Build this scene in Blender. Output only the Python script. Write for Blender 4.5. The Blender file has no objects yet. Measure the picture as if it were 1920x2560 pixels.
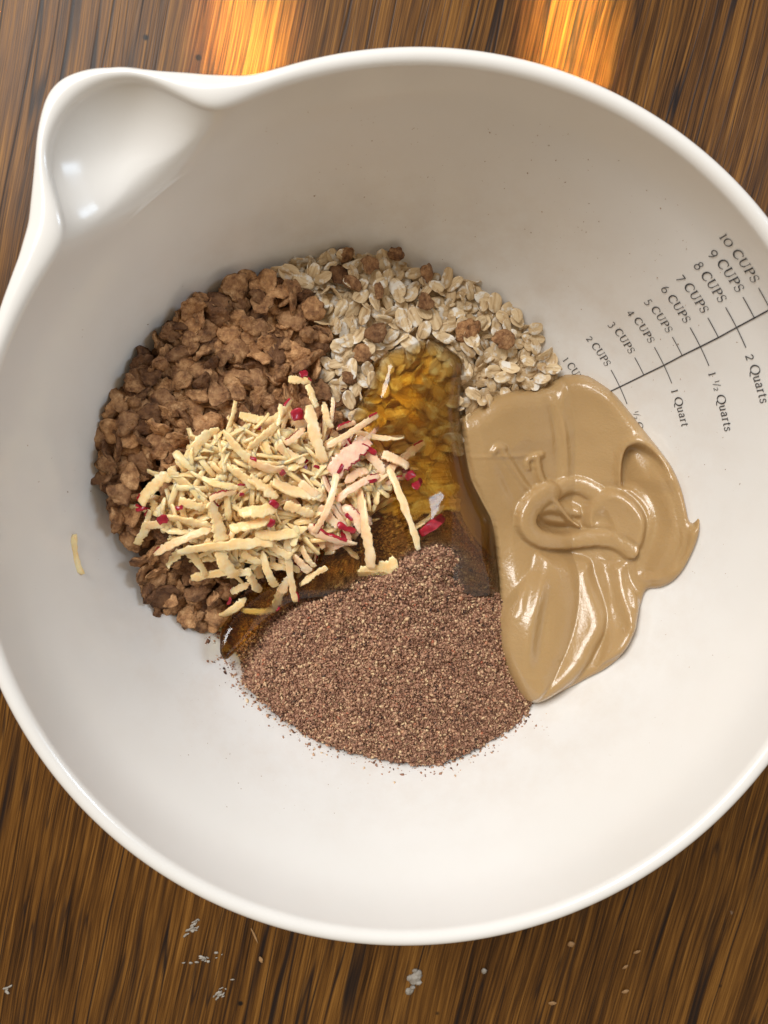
import bpy, bmesh, math, random
import numpy as np
from mathutils import Matrix, Vector, noise as mnoise

random.seed(7); rng = np.random.default_rng(7)
SC = bpy.context.scene
COL = SC.collection
RIM = 0.11                                  # rim height over the table, metres

# ------------------------------------------------------------------ camera
CAM_LOC = np.array([-.0245, .0288, .1895 + RIM]); CAM_RX, CAM_RY = -.1245, -.0672
F_PX, PW, PH = 1850., 1920., 2560.
def rot(rx, ry):
    cx, sx, cy, sy = math.cos(rx), math.sin(rx), math.cos(ry), math.sin(ry)
    return np.array([[cy, 0, sy], [0, 1, 0], [-sy, 0, cy]]) @ np.array([[1, 0, 0], [0, cx, -sx], [0, sx, cx]])
CAM_R = rot(CAM_RX, CAM_RY)
cam_d = bpy.data.cameras.new('camera'); cam = bpy.data.objects.new('camera', cam_d); COL.objects.link(cam)
cam.matrix_world = Matrix.Translation(CAM_LOC.tolist()) @ Matrix(CAM_R.tolist()).to_4x4()
cam_d.sensor_fit = 'VERTICAL'; cam_d.sensor_height = 24.; cam_d.lens = F_PX / PH * 24.
cam_d.clip_start = .005; cam_d.clip_end = 20
cam_d.dof.use_dof = True; cam_d.dof.focus_distance = .248; cam_d.dof.aperture_fstop = 13.0
SC.camera = cam

# ------------------------------------------------------------------ light
W = bpy.data.worlds.new('World'); SC.world = W; W.use_nodes = True
bg = W.node_tree.nodes['Background']; bg.inputs[0].default_value = (1, .80, .56, 1); bg.inputs[1].default_value = .31
def area(name, loc, target, size, power, color, spread=math.pi):
    d = bpy.data.lights.new(name, 'AREA'); d.shape = 'RECTANGLE'; d.size, d.size_y = size
    d.energy = power; d.color = color; d.spread = spread
    o = bpy.data.objects.new(name, d); COL.objects.link(o); o.location = loc
    o.rotation_euler = (Vector(target) - Vector(loc)).to_track_quat('-Z', 'Y').to_euler()
    return o
area('window_light', (-.55, .72, 1.02), (0, 0, .06), (.62, .70), 16.5, (1, .995, .975))
area('side_window_light', (1.0, .45, .70), (0, 0, .06), (.20, .56), 3.6, (.66, .82, 1))
# low sun slipping between the curtains: two narrow beams that land on the table behind the bowl
for name, x in (('sunbeam_light', -.054), ('sunbeam_light', .069)):
    area(name, (x + .10, 1.55, .75), (x, .20, 0), (.016, .13), .19, (1, .58, .16), math.radians(1.4))
SC.view_settings.view_transform = 'Standard'; SC.view_settings.look = 'None'
SC.view_settings.exposure = 0.18; SC.view_settings.gamma = 1.0
SC.cycles.use_denoising = True
SC.cycles.max_bounces = 10; SC.cycles.transparent_max_bounces = 16
SC.cycles.sample_clamp_indirect = 40

# ------------------------------------------------------------------ helpers
def node_mat(name):
    m = bpy.data.materials.new(name); m.use_nodes = True
    nt = m.node_tree; return m, nt, nt.nodes['Principled BSDF']
def N(nt, kind, **kw):
    n = nt.nodes.new(kind)
    for k, v in kw.items():
        if k.startswith('i_'):
            key = k[2:]; key = int(key) if key.isdigit() else key.replace('_', ' ')
            n.inputs[key].default_value = v
        else: setattr(n, k, v)
    return n
def L(nt, a, b): nt.links.new(a, b)
def ramp(nt, fac, stops, interp='LINEAR'):
    r = nt.nodes.new('ShaderNodeValToRGB'); r.color_ramp.interpolation = interp
    el = r.color_ramp.elements
    while len(el) < len(stops): el.new(.5)
    for e, (p, c) in zip(el, stops):
        e.position = p; e.color = (*c, 1) if len(c) == 3 else c
    if fac is not None: L(nt, fac, r.inputs[0])
    return r
def mixc(nt, fac, a, b, mode='MIX'):
    m = nt.nodes.new('ShaderNodeMix'); m.data_type = 'RGBA'; m.blend_type = mode
    for sock, v in ((m.inputs[0], fac), (m.inputs[6], a), (m.inputs[7], b)):
        if hasattr(v, 'is_linked'): L(nt, v, sock)
        elif isinstance(v, (int, float)): sock.default_value = v
        else: sock.default_value = (*v, 1)
    return m.outputs[2]
def math_n(nt, op, a, b=None, clamp=False):
    m = nt.nodes.new('ShaderNodeMath'); m.operation = op; m.use_clamp = clamp
    for i, v in enumerate((a, b)):
        if v is None: continue
        if hasattr(v, 'is_linked'): L(nt, v, m.inputs[i])
        else: m.inputs[i].default_value = v
    return m.outputs[0]
def coords(nt, kind='Object', scale=(1, 1, 1), rz=0, loc=(0, 0, 0)):
    t = nt.nodes.new('ShaderNodeTexCoord'); m = nt.nodes.new('ShaderNodeMapping')
    L(nt, t.outputs[kind], m.inputs[0]); m.inputs['Scale'].default_value = scale
    m.inputs['Rotation'].default_value = (0, 0, rz); m.inputs['Location'].default_value = loc
    return m.outputs[0]
def noise_n(nt, vec, scale, detail=3, rough=.55, dist=0):
    n = N(nt, 'ShaderNodeTexNoise', i_Scale=scale, i_Detail=detail, i_Roughness=rough, i_Distortion=dist)
    if vec is not None: L(nt, vec, n.inputs['Vector'])
    return n.outputs['Fac']
def bump(nt, bs, h, strength, dist):
    b = N(nt, 'ShaderNodeBump', i_Strength=strength, i_Distance=dist)
    L(nt, h, b.inputs['Height']); L(nt, b.outputs[0], bs.inputs['Normal']); return b

def mesh_np(name, verts, faces, smooth=True):
    me = bpy.data.meshes.new(name)
    me.from_pydata(np.asarray(verts, float).reshape(-1, 3).tolist(), [], [tuple(int(i) for i in f) for f in faces])
    if smooth: me.polygons.foreach_set('use_smooth', [True] * len(me.polygons))
    me.update(); return me
def obj(name, me, mat=None, parent=None, loc=None):
    o = bpy.data.objects.new(name, me); COL.objects.link(o)
    if mat and not me.materials: me.materials.append(mat)
    if parent: o.parent = parent
    if loc is not None: o.location = loc
    return o
def tag(o, label=None, cat=None, group=None, kind=None):
    for k, v in (('label', label), ('category', cat), ('group', group), ('kind', kind)):
        if v: o[k] = v
    return o
def empty(name, loc=(0, 0, 0)):
    e = bpy.data.objects.new(name, None); e.empty_display_size = .01; COL.objects.link(e); e.location = loc; return e

# ------------------------------------------------------------------ bowl profile and food relief (all in metres)
# (depth below the rim, inner radius) read off the measuring scale printed in the bowl
_pd = np.array([0, .4, 1.2, 1.8, 2.41, 3.06, 3.73, 4.44, 5.2, 6.0, 6.88, 7.7, 8.4, 9.0, 9.5, 9.85, 10.08, 10.2]) / 100
_pr = np.array([11.42, 11.40, 11.28, 11.10, 10.84, 10.57, 10.28, 9.98, 9.65, 9.24, 8.65, 7.90, 7.0, 6.0, 4.85, 3.6, 2.2, 0]) / 100
_s = np.concatenate([[0], np.cumsum(np.hypot(np.diff(_pd), np.diff(_pr)))])
_sd = np.linspace(0, _s[-1], 600)
def _sm(a, k=25):
    pad = np.concatenate([2 * a[0] - a[k:0:-1], a, 2 * a[-1] - a[-2:-k - 2:-1]])
    w = np.hanning(2 * k + 1); w /= w.sum(); return np.convolve(pad, w, 'valid')
PD = _sm(np.interp(_sd, _s, _pd)); PR = _sm(np.interp(_sd, _s, _pr)); PR[-1] = 0
def prof_r(d): return np.interp(d, PD, PR)
def wall_z(r): return RIM - np.interp(r, PR[::-1], PD[::-1])

def rays(p):
    p = np.atleast_2d(np.asarray(p, float))
    d = np.stack([(p[:, 0] - PW / 2) / F_PX, -(p[:, 1] - PH / 2) / F_PX, -np.ones(len(p))], 1)
    return d @ CAM_R.T
def hit(p, zfun):
    d = rays(p); t0 = (RIM - CAM_LOC[2]) / d[:, 2]; t1 = (RIM - .106 - CAM_LOC[2]) / d[:, 2]
    lo, hi = t0.copy(), t1.copy(); found = np.zeros(len(d), bool)
    for k in range(1, 61):
        t = t0 + (t1 - t0) * k / 60; X = CAM_LOC + d * t[:, None]
        below = X[:, 2] < zfun(X[:, 0], X[:, 1])
        new = below & ~found; hi[new] = t[new]; found |= below
        lo[~found] = t[~found]
    for k in range(18):
        m = (lo + hi) / 2; X = CAM_LOC + d * m[:, None]
        b = X[:, 2] < zfun(X[:, 0], X[:, 1]); hi = np.where(b, m, hi); lo = np.where(b, lo, m)
    return CAM_LOC + d * hi[:, None]
def wall_xy(x, y): return wall_z(np.hypot(x, y))
def on_table(px, py):
    d = rays((px, py))[0]; return CAM_LOC + d * (-CAM_LOC[2] / d[2])

EDGE = [(240,1200),(262,1080),(330,905),(450,760),(560,700),(700,660),(860,625),(1000,655),(1160,700),(1260,760),(1390,920),
        (1310,1770),(1200,1860),(1060,1908),(950,1895),(850,1870),(700,1790),(600,1700),(520,1570),(440,1530),(350,1450),(285,1330)]
INNER = [(450,1000,-5.0),(560,850,-5.7),(400,1250,-5.1),(500,1420,-6.0),(650,1180,-5.7),(900,1120,-6.95),(900,770,-6.5),(1100,820,-6.9),
         (1250,880,-7.5),(1050,950,-6.9),(1130,1250,-7.25),(1190,1420,-7.55),(1000,1620,-5.35),(1085,1450,-5.85),(1090,1390,-5.95),(800,1620,-6.1),(1180,1680,-6.0),
         (920,1770,-5.6),(1350,1100,-8.3),(1310,1450,-7.6),(1280,1620,-7.0),(1500,1200,-8.9),(1400,1350,-8.6),(760,1450,-6.5),(640,1560,-6.9)]
_e = hit(EDGE, wall_xy); _c = [tuple(v) for v in _e]
for (x, y, z) in INNER:
    d = rays((x, y))[0]; _c.append(tuple(CAM_LOC + d * ((RIM + z / 100 - CAM_LOC[2]) / d[2])))
_c = np.array(_c)
def _phi(a): return np.where(a > 1e-12, a * a * np.log(a + 1e-12), 0)
_K = _phi(np.hypot(_c[:, None, 0] - _c[None, :, 0], _c[:, None, 1] - _c[None, :, 1])) + np.eye(len(_c)) * 2e-5
_P = np.c_[np.ones(len(_c)), _c[:, :2]]
_sol = np.linalg.solve(np.block([[_K, _P], [_P.T, np.zeros((3, 3))]]), np.r_[_c[:, 2], 0, 0, 0])
GN = 401; GX = np.linspace(-.125, .125, GN)
_gx, _gy = np.meshgrid(GX, GX, indexing='ij')
_f = (_phi(np.hypot(_gx[..., None] - _c[:, 0], _gy[..., None] - _c[:, 1])) @ _sol[:len(_c)] + _sol[-3] + _sol[-2] * _gx + _sol[-1] * _gy)
FOOD = np.maximum(_f, wall_xy(_gx, _gy))
def bil(G, x, y):
    u = np.clip((np.asarray(x) + .125) / .25 * (GN - 1), 0, GN - 1.001); v = np.clip((np.asarray(y) + .125) / .25 * (GN - 1), 0, GN - 1.001)
    i = u.astype(int); j = v.astype(int); u = u - i; v = v - j
    return G[i, j] * (1 - u) * (1 - v) + G[i + 1, j] * u * (1 - v) + G[i, j + 1] * (1 - u) * v + G[i + 1, j + 1] * u * v
def food_z(x, y): return bil(FOOD, x, y)
_fs = FOOD.copy()
for _ in range(900):
    _q = np.pad(_fs, 1, mode='edge'); _fs = (_q[:-2, 1:-1] + _q[2:, 1:-1] + _q[1:-1, :-2] + _q[1:-1, 2:]) / 4
def liquid_z(x, y): return bil(_fs, x, y)                 # honey settles smoother than what it lies on
def normal_at(X, h=.003):
    X = np.atleast_2d(X); gx = (food_z(X[:, 0] + h, X[:, 1]) - food_z(X[:, 0] - h, X[:, 1])) / (2 * h)
    gy = (food_z(X[:, 0], X[:, 1] + h) - food_z(X[:, 0], X[:, 1] - h)) / (2 * h)
    n = np.stack([-gx, -gy, np.ones(len(X))], 1); return n / np.linalg.norm(n, axis=1)[:, None]
def at(px, py): return hit((px, py), food_z)[0]

def inside(poly, P):
    P = np.atleast_2d(P); q = np.asarray(poly, float); c = np.zeros(len(P), bool); j = len(q) - 1
    for i in range(len(q)):
        xi, yi = q[i]; xj, yj = q[j]
        k = ((yi > P[:, 1]) != (yj > P[:, 1])) & (P[:, 0] < (xj - xi) * (P[:, 1] - yi) / (yj - yi + 1e-12) + xi)
        c ^= k; j = i
    return c
def seg_dist(line, P, closed=False):
    q = np.asarray(line, float); P = np.atleast_2d(P); best = np.full(len(P), 1e9); tt = np.zeros(len(P)); side = np.zeros(len(P))
    n = len(q) if closed else len(q) - 1
    for i in range(n):
        a = q[i]; b = q[(i + 1) % len(q)]; ab = b - a; t = np.clip(((P - a) @ ab) / (ab @ ab + 1e-12), 0, 1)
        w = P - (a + t[:, None] * ab); d = np.hypot(w[:, 0], w[:, 1]); m = d < best
        best[m] = d[m]; tt[m] = ((i + t) / n)[m]; side[m] = np.sign(ab[0] * w[:, 1] - ab[1] * w[:, 0])[m]
    return best, tt, side
def spline(pts, n=8, closed=False):
    q = np.asarray(pts, float); out = []; m = len(q)
    for i in range(m if closed else m - 1):
        g = lambda k: q[k % m] if closed else q[min(max(k, 0), m - 1)]
        p0, p1, p2, p3 = g(i - 1), g(i), g(i + 1), g(i + 2)
        for k in range(n):
            t = k / n; out.append(.5 * ((2 * p1) + (-p0 + p2) * t + (2 * p0 - 5 * p1 + 4 * p2 - p3) * t * t + (-p0 + 3 * p1 - 3 * p2 + p3) * t ** 3))
    if not closed: out.append(q[-1])
    return np.array(out)
def scatter(poly, dmin, nmax, avoid=None, seed=1):
    r = np.random.default_rng(seed); q = np.asarray(poly, float); lo, hi = q.min(0), q.max(0); pts = np.zeros((0, 2))
    for _ in range(60):
        c = lo + r.random((800, 2)) * (hi - lo); c = c[inside(poly, c)]
        if avoid is not None and len(c): c = c[~inside(avoid, c)]
        for p in c:
            if len(pts) == 0 or np.min(np.hypot(*(pts - p).T)) > dmin: pts = np.vstack([pts, p])
            if len(pts) >= nmax: return pts
    return pts

# ------------------------------------------------------------------ materials
def mat_wood():
    m, nt, bs = node_mat('dark_striped_wood'); rz = math.radians(12.5)
    wob = N(nt, 'ShaderNodeTexNoise', i_Scale=9., i_Detail=2.); L(nt, coords(nt), wob.inputs['Vector'])
    base = coords(nt, rz=rz)
    add = nt.nodes.new('ShaderNodeVectorMath'); add.operation = 'MULTIPLY_ADD'
    L(nt, wob.outputs['Color'], add.inputs[0]); add.inputs[1].default_value = (.006, 0, 0); L(nt, base, add.inputs[2])
    def st(sx, sy, off=0):
        mp = nt.nodes.new('ShaderNodeMapping'); L(nt, add.outputs[0], mp.inputs[0]); mp.inputs['Scale'].default_value = (sx, sy, 1)
        mp.inputs['Location'].default_value = (off, off * 1.7, off); return mp.outputs[0]
    broad = noise_n(nt, st(55, 2.0), 1, 3, .6)
    mid = noise_n(nt, st(470, 8, 3), 1, 4, .7)
    fine = noise_n(nt, st(1500, 20, 7), 1, 3, .75)
    mix = math_n(nt, 'ADD', math_n(nt, 'MULTIPLY', broad, .19), math_n(nt, 'ADD', math_n(nt, 'MULTIPLY', mid, .40), math_n(nt, 'MULTIPLY', fine, .40)))
    col = ramp(nt, mix, [(.37, (.014, .006, .002)), (.445, (.062, .025, .006)), (.51, (.140, .058, .011)), (.61, (.30, .138, .028))]).outputs[0]
    # long dark pores
    k1 = noise_n(nt, st(85, 2.6, 11), 1, 2, .5); k2 = noise_n(nt, st(240, 9, 23), 1, 1, .5); gate = noise_n(nt, st(40, 5, 31), 1, 2, .5)
    a = math_n(nt, 'ABSOLUTE', math_n(nt, 'SUBTRACT', k1, .5)); b = math_n(nt, 'ABSOLUTE', math_n(nt, 'SUBTRACT', k2, .52))
    ka = ramp(nt, a, [(.004, (1, 1, 1)), (.022, (0, 0, 0))]).outputs[0]; kb = ramp(nt, b, [(.004, (1, 1, 1)), (.03, (0, 0, 0))]).outputs[0]
    ga = ramp(nt, gate, [(.47, (0, 0, 0)), (.56, (1, 1, 1))]).outputs[0]
    crack = math_n(nt, 'MAXIMUM', math_n(nt, 'MULTIPLY', ka, ga), math_n(nt, 'MULTIPLY', math_n(nt, 'MULTIPLY', kb, math_n(nt, 'SUBTRACT', 1., ga)), .75))
    crack = math_n(nt, 'MULTIPLY', crack, .9)
    col = mixc(nt, crack, col, (.010, .007, .008))
    # pin holes
    v = N(nt, 'ShaderNodeTexVoronoi', i_Scale=46.); L(nt, coords(nt), v.inputs['Vector'])
    hole = ramp(nt, v.outputs['Distance'], [(.035, (1, 1, 1)), (.07, (0, 0, 0))]).outputs[0]
    sep = nt.nodes.new('ShaderNodeSeparateColor'); L(nt, v.outputs['Color'], sep.inputs[0])
    hole = math_n(nt, 'MULTIPLY', hole, math_n(nt, 'GREATER_THAN', sep.outputs[0], .55))
    col = mixc(nt, hole, col, (.012, .008, .006))
    # faint pale scuffs
    sc = noise_n(nt, coords(nt, scale=(1, 1, 1), rz=.4, loc=(.3, .1, 0)), 130, 4, .7); sg = noise_n(nt, coords(nt), 14, 2)
    scf = math_n(nt, 'MULTIPLY', ramp(nt, sc, [(.69, (0, 0, 0)), (.76, (1, 1, 1))]).outputs[0], ramp(nt, sg, [(.55, (0, 0, 0)), (.66, (1, 1, 1))]).outputs[0])
    col = mixc(nt, math_n(nt, 'MULTIPLY', scf, .35), col, (.42, .36, .30))
    L(nt, col, bs.inputs['Base Color'])
    L(nt, math_n(nt, 'ADD', math_n(nt, 'MULTIPLY', fine, .2), .34), bs.inputs['Roughness'])
    bs.inputs['Specular IOR Level'].default_value = .2; bs.inputs['Coat Weight'].default_value = .03; bs.inputs['Coat Roughness'].default_value = .2
    bump(nt, bs, math_n(nt, 'SUBTRACT', fine, math_n(nt, 'MULTIPLY', crack, 1.2)), .25, .0004)
    return m
def mat_ceramic():
    m, nt, bs = node_mat('white_glazed_stoneware')
    n = noise_n(nt, coords(nt), 16, 3)
    L(nt, ramp(nt, n, [(.3, (.775, .765, .745)), (.7, (.815, .805, .79))]).outputs[0], bs.inputs['Base Color'])
    z_ = nt.nodes.new('ShaderNodeSeparateXYZ'); L(nt, coords(nt), z_.inputs[0])
    low = ramp(nt, z_.outputs[2], [(.045, (1, 1, 1)), (.085, (0, 0, 0))]).outputs[0]
    dust = math_n(nt, 'MULTIPLY', ramp(nt, noise_n(nt, coords(nt), 70, 5, .7), [(.42, (0, 0, 0)), (.72, (1, 1, 1))]).outputs[0], math_n(nt, 'ADD', math_n(nt, 'MULTIPLY', low, .20), .03))
    L(nt, mixc(nt, dust, bs.inputs['Base Color'].links[0].from_socket, (.56, .43, .31)), bs.inputs['Base Color'])
    # hair-fine smears left in the glaze
    s = noise_n(nt, coords(nt, scale=(1, 1, .6)), 34, 5, .6, 1.2)
    L(nt, ramp(nt, s, [(.45, (.15, .15, .15)), (.75, (.26, .26, .26))]).outputs[0], bs.inputs['Roughness'])
    bs.inputs['IOR'].default_value = 1.52
    bump(nt, bs, noise_n(nt, coords(nt), 55, 2), .06, .001)
    return m
def mat_ink():
    m, nt, bs = node_mat('dark_grey_printed_ink'); n = noise_n(nt, coords(nt), 900, 2)
    L(nt, ramp(nt, n, [(.3, (.035, .037, .042)), (.75, (.11, .11, .115))]).outputs[0], bs.inputs['Base Color']); bs.inputs['Roughness'].default_value = .18
    return m
def mat_cereal():
    m, nt, bs = node_mat('toasted_bran'); oi = nt.nodes.new('ShaderNodeObjectInfo'); v = coords(nt)
    off = nt.nodes.new('ShaderNodeVectorMath'); off.operation = 'ADD'; L(nt, v, off.inputs[0]); L(nt, oi.outputs['Random'], off.inputs[1])
    n = noise_n(nt, off.outputs[0], 330, 4, .65); big = noise_n(nt, off.outputs[0], 110, 2)
    c = ramp(nt, n, [(.30, (.05, .018, .008)), (.42, (.25, .115, .050)), (.57, (.49, .275, .132)), (.76, (.80, .53, .30))]).outputs[0]
    c = mixc(nt, math_n(nt, 'MULTIPLY', big, .35), c, (.50, .285, .14))
    tint = ramp(nt, oi.outputs['Random'], [(0, (.40, .32, .26)), (.35, (.88, .82, .77)), (.7, (1.15, 1.1, 1.02)), (1, (1.5, 1.44, 1.32))]).outputs[0]
    L(nt, mixc(nt, 1., c, tint, 'MULTIPLY'), bs.inputs['Base Color'])
    bs.inputs['Roughness'].default_value = .5; bs.inputs['Specular IOR Level'].default_value = .42
    bump(nt, bs, math_n(nt, 'ADD', noise_n(nt, off.outputs[0], 620, 4, .75), math_n(nt, 'MULTIPLY', big, .8)), 1., .0013)
    return m
def mat_oat():
    m, nt, bs = node_mat('pale_rolled_oat'); oi = nt.nodes.new('ShaderNodeObjectInfo')
    v = coords(nt); off = nt.nodes.new('ShaderNodeVectorMath'); off.operation = 'ADD'; L(nt, v, off.inputs[0]); L(nt, oi.outputs['Random'], off.inputs[1])
    st = nt.nodes.new('ShaderNodeMapping'); L(nt, off.outputs[0], st.inputs[0]); st.inputs['Scale'].default_value = (130, 900, 300)
    n = noise_n(nt, st.outputs[0], 1, 3, .6); pw = noise_n(nt, off.outputs[0], 260, 3, .6)
    c = ramp(nt, n, [(.28, (.40, .25, .125)), (.46, (.70, .53, .32)), (.72, (.82, .68, .46))]).outputs[0]
    c = mixc(nt, ramp(nt, pw, [(.52, (0, 0, 0)), (.62, (1, 1, 1))]).outputs[0], c, (.88, .855, .80))
    tint = ramp(nt, oi.outputs['Random'], [(0, (.78, .71, .62)), (.3, (.98, .96, .93)), (1, (1.08, 1.07, 1.05))]).outputs[0]
    L(nt, mixc(nt, 1., c, tint, 'MULTIPLY'), bs.inputs['Base Color']); bs.inputs['Roughness'].default_value = .55
    bs.inputs['Specular IOR Level'].default_value = .3
    bump(nt, bs, math_n(nt, 'ADD', n, pw), .5, .0005)
    return m
def mat_apple():
    m, nt, bs = node_mat('wet_apple_flesh'); oi = nt.nodes.new('ShaderNodeObjectInfo'); v = coords(nt)
    n = noise_n(nt, v, 190, 3, .6)
    a = ramp(nt, n, [(.3, (.99, .61, .26)), (.55, (.995, .735, .41)), (.8, (.995, .845, .61))]).outputs[0]
    b = ramp(nt, n, [(.3, (.90, .50, .36)), (.55, (.96, .66, .50)), (.8, (.98, .82, .66))]).outputs[0]
    at_ = N(nt, 'ShaderNodeAttribute', attribute_type='OBJECT', attribute_name='pinkness')
    L(nt, mixc(nt, at_.outputs['Fac'], a, b), bs.inputs['Base Color'])
    bs.inputs['Roughness'].default_value = .3; bs.inputs['IOR'].default_value = 1.38; bs.inputs['Coat Weight'].default_value = .35; bs.inputs['Coat Roughness'].default_value = .12
    bs.inputs['Subsurface Weight'].default_value = .75; bs.inputs['Subsurface Radius'].default_value = (1, .78, .52); bs.inputs['Subsurface Scale'].default_value = .0010
    bump(nt, bs, math_n(nt, 'ADD', noise_n(nt, v, 1100, 3, .7), noise_n(nt, v, 320, 2)), .38, .0008)
    return m
def mat_skin():
    m, nt, bs = node_mat('red_apple_skin'); n = noise_n(nt, coords(nt), 420, 3)
    L(nt, ramp(nt, n, [(.3, (.20, .004, .018)), (.55, (.40, .012, .030)), (.74, (.50, .05, .06)), (.80, (.75, .42, .30))]).outputs[0], bs.inputs['Base Color'])
    bs.inputs['Roughness'].default_value = .22
    return m
def mat_flax(grain):
    m, nt, bs = node_mat('ground_flax_' + ('grains' if grain else 'meal'))
    if grain:
        g = nt.nodes.new('ShaderNodeNewGeometry'); f = g.outputs['Random Per Island']
    else: f = noise_n(nt, coords(nt), 900, 3, .8)
    c = ramp(nt, f, [(0, (.035, .018, .014)), (.07, (.13, .055, .033)), (.20, (.29, .138, .084)), (.58, (.41, .218, .138)), (.82, (.54, .325, .20)), (.95, (.76, .55, .32)), (1, (.44, .12, .06))]).outputs[0]
    L(nt, c, bs.inputs['Base Color']); bs.inputs['Roughness'].default_value = .5; bs.inputs['Specular IOR Level'].default_value = .4
    if not grain: bump(nt, bs, noise_n(nt, coords(nt), 700, 3, .8), .9, .001)
    return m
def mat_tahini():
    m, nt, bs = node_mat('glossy_nut_butter'); n = noise_n(nt, coords(nt), 40, 3)
    L(nt, ramp(nt, n, [(.3, (.415, .266, .118)), (.7, (.45, .298, .140))]).outputs[0], bs.inputs['Base Color'])
    bs.inputs['Roughness'].default_value = .24; bs.inputs['IOR'].default_value = 1.5; bs.inputs['Coat Weight'].default_value = .4; bs.inputs['Coat Roughness'].default_value = .1
    bs.inputs['Subsurface Weight'].default_value = .3; bs.inputs['Subsurface Radius'].default_value = (1, .7, .4); bs.inputs['Subsurface Scale'].default_value = .0018
    fine = noise_n(nt, coords(nt), 1000, 2, .6); med = noise_n(nt, coords(nt), 130, 2)
    bump(nt, bs, math_n(nt, 'ADD', math_n(nt, 'MULTIPLY', fine, .5), med), .30, .0011)
    return m
def mat_honey():
    m, nt, bs = node_mat('clear_amber_honey'); nt.nodes.remove(bs); out = nt.nodes['Material Output']
    tr = N(nt, 'ShaderNodeBsdfRefraction', i_Roughness=0., i_IOR=1.42)
    gl = N(nt, 'ShaderNodeBsdfGlossy', i_Roughness=.035); fr = N(nt, 'ShaderNodeFresnel', i_IOR=1.5); mx = nt.nodes.new('ShaderNodeMixShader')
    b = N(nt, 'ShaderNodeBump', i_Strength=.10, i_Distance=.003); L(nt, noise_n(nt, coords(nt), 60, 1, .4, .6), b.inputs['Height'])
    L(nt, b.outputs[0], tr.inputs['Normal']); L(nt, b.outputs[0], gl.inputs['Normal']); L(nt, b.outputs[0], fr.inputs['Normal'])
    clear = nt.nodes.new('ShaderNodeBsdfTransparent'); body_ = nt.nodes.new('ShaderNodeMixShader'); body_.inputs[0].default_value = .5
    L(nt, tr.outputs[0], body_.inputs[1]); L(nt, clear.outputs[0], body_.inputs[2])
    L(nt, fr.outputs[0], mx.inputs[0]); L(nt, body_.outputs[0], mx.inputs[1]); L(nt, gl.outputs[0], mx.inputs[2]); L(nt, mx.outputs[0], out.inputs['Surface'])
    va = N(nt, 'ShaderNodeVolumeAbsorption', i_Density=150.); va.inputs[0].default_value = (1, .82, .07, 1); L(nt, va.outputs[0], out.inputs['Volume'])
    return m
def mat_plain(name, a, b, scale, rough=.6):
    m, nt, bs = node_mat(name); L(nt, ramp(nt, noise_n(nt, coords(nt), scale, 4, .65), [(.3, a), (.7, b)]).outputs[0], bs.inputs['Base Color'])
    bs.inputs['Roughness'].default_value = rough; bump(nt, bs, noise_n(nt, coords(nt), scale * 1.5, 3), .6, .0006); return m
M_WOOD, M_CER, M_INK, M_BRAN, M_OAT, M_APPLE, M_SKIN = mat_wood(), mat_ceramic(), mat_ink(), mat_cereal(), mat_oat(), mat_apple(), mat_skin()
M_FLAX, M_GRAIN, M_TAH, M_HONEY = mat_flax(False), mat_flax(True), mat_tahini(), mat_honey()
M_HUSK = mat_plain('tan_seed_husk', (.28, .15, .06), (.50, .30, .14), 700)
M_CHALK = mat_plain('dried_pale_smear', (.20, .17, .135), (.52, .49, .44), 420)
M_CRUMB = mat_plain('brown_crumb', (.20, .11, .06), (.46, .30, .18), 800)

# ------------------------------------------------------------------ table
bm = bmesh.new(); bmesh.ops.create_grid(bm, x_segments=2, y_segments=2, size=1.0)
me = bpy.data.meshes.new('table'); bm.to_mesh(me); bm.free()
tag(obj('table', me, M_WOOD), 'dark brown striped wooden table top with golden sun streaks', 'table', kind='structure')

# ------------------------------------------------------------------ bowl
SP_T = np.radians([108, 110.5, 112.4, 115.9, 120.3, 124.0, 126.0, 127.9, 129.1, 130.7, 132.0, 133.7, 136.6, 139.0, 142.1, 145.8, 149, 153, 158])
SP_B = np.array([0, .03, .11, .45, 1.02, 1.60, 1.90, 2.08, 2.15, 2.12, 1.98, 1.74, 1.26, .91, .51, .27, .16, .06, 0]) / 100
_ta = np.linspace(0, 2 * np.pi, 1441); _tb = np.interp(_ta, SP_T, SP_B, left=0, right=0)
_k = np.hanning(15); _k /= _k.sum(); _tb = np.convolve(_tb, _k, 'same')
def spout(th): return np.interp(np.mod(th, 2 * np.pi), _ta, _tb)
def spout_g(depth, b):
    D = .0045 * np.clip(b / .003, 0, 1) + .0175 * np.clip(b / .0215, 0, 1) ** 1.15 + 1e-6
    q = np.clip(1 - depth / D, 0, 1); return 1 - (1 - q) ** 2.8
def inner_r(th, d):
    """the round wall joined softly with a spoon-shaped hollow at the spout"""
    p = prof_r(d); D_ = np.angle(np.exp(1j * (th - math.radians(129)))); A, a, w, c, zc = .1162, .0194, .0200, .0140, .003
    q = 1 - ((-d - zc) / c) ** 2; ca, sa = np.cos(D_), np.sin(D_)
    K2 = (ca / a) ** 2 + (sa / w) ** 2; K1 = A * ca / a ** 2; K0 = (A / a) ** 2 - q
    disc = K1 * K1 - K2 * K0; r = K1 / K2 + np.sign(disc) * np.sqrt(np.abs(disc)) / K2
    r = np.where((np.abs(D_) < .6) & (q > -.8), np.clip(r, 0, .15), 0.); k = .0165 + .010 * np.exp(-d / .007)
    h = np.clip(.5 + .5 * (r - p) / k, 0, 1); return p * (1 - h) + r * h + k * h * (1 - h)
NT = 640
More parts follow.
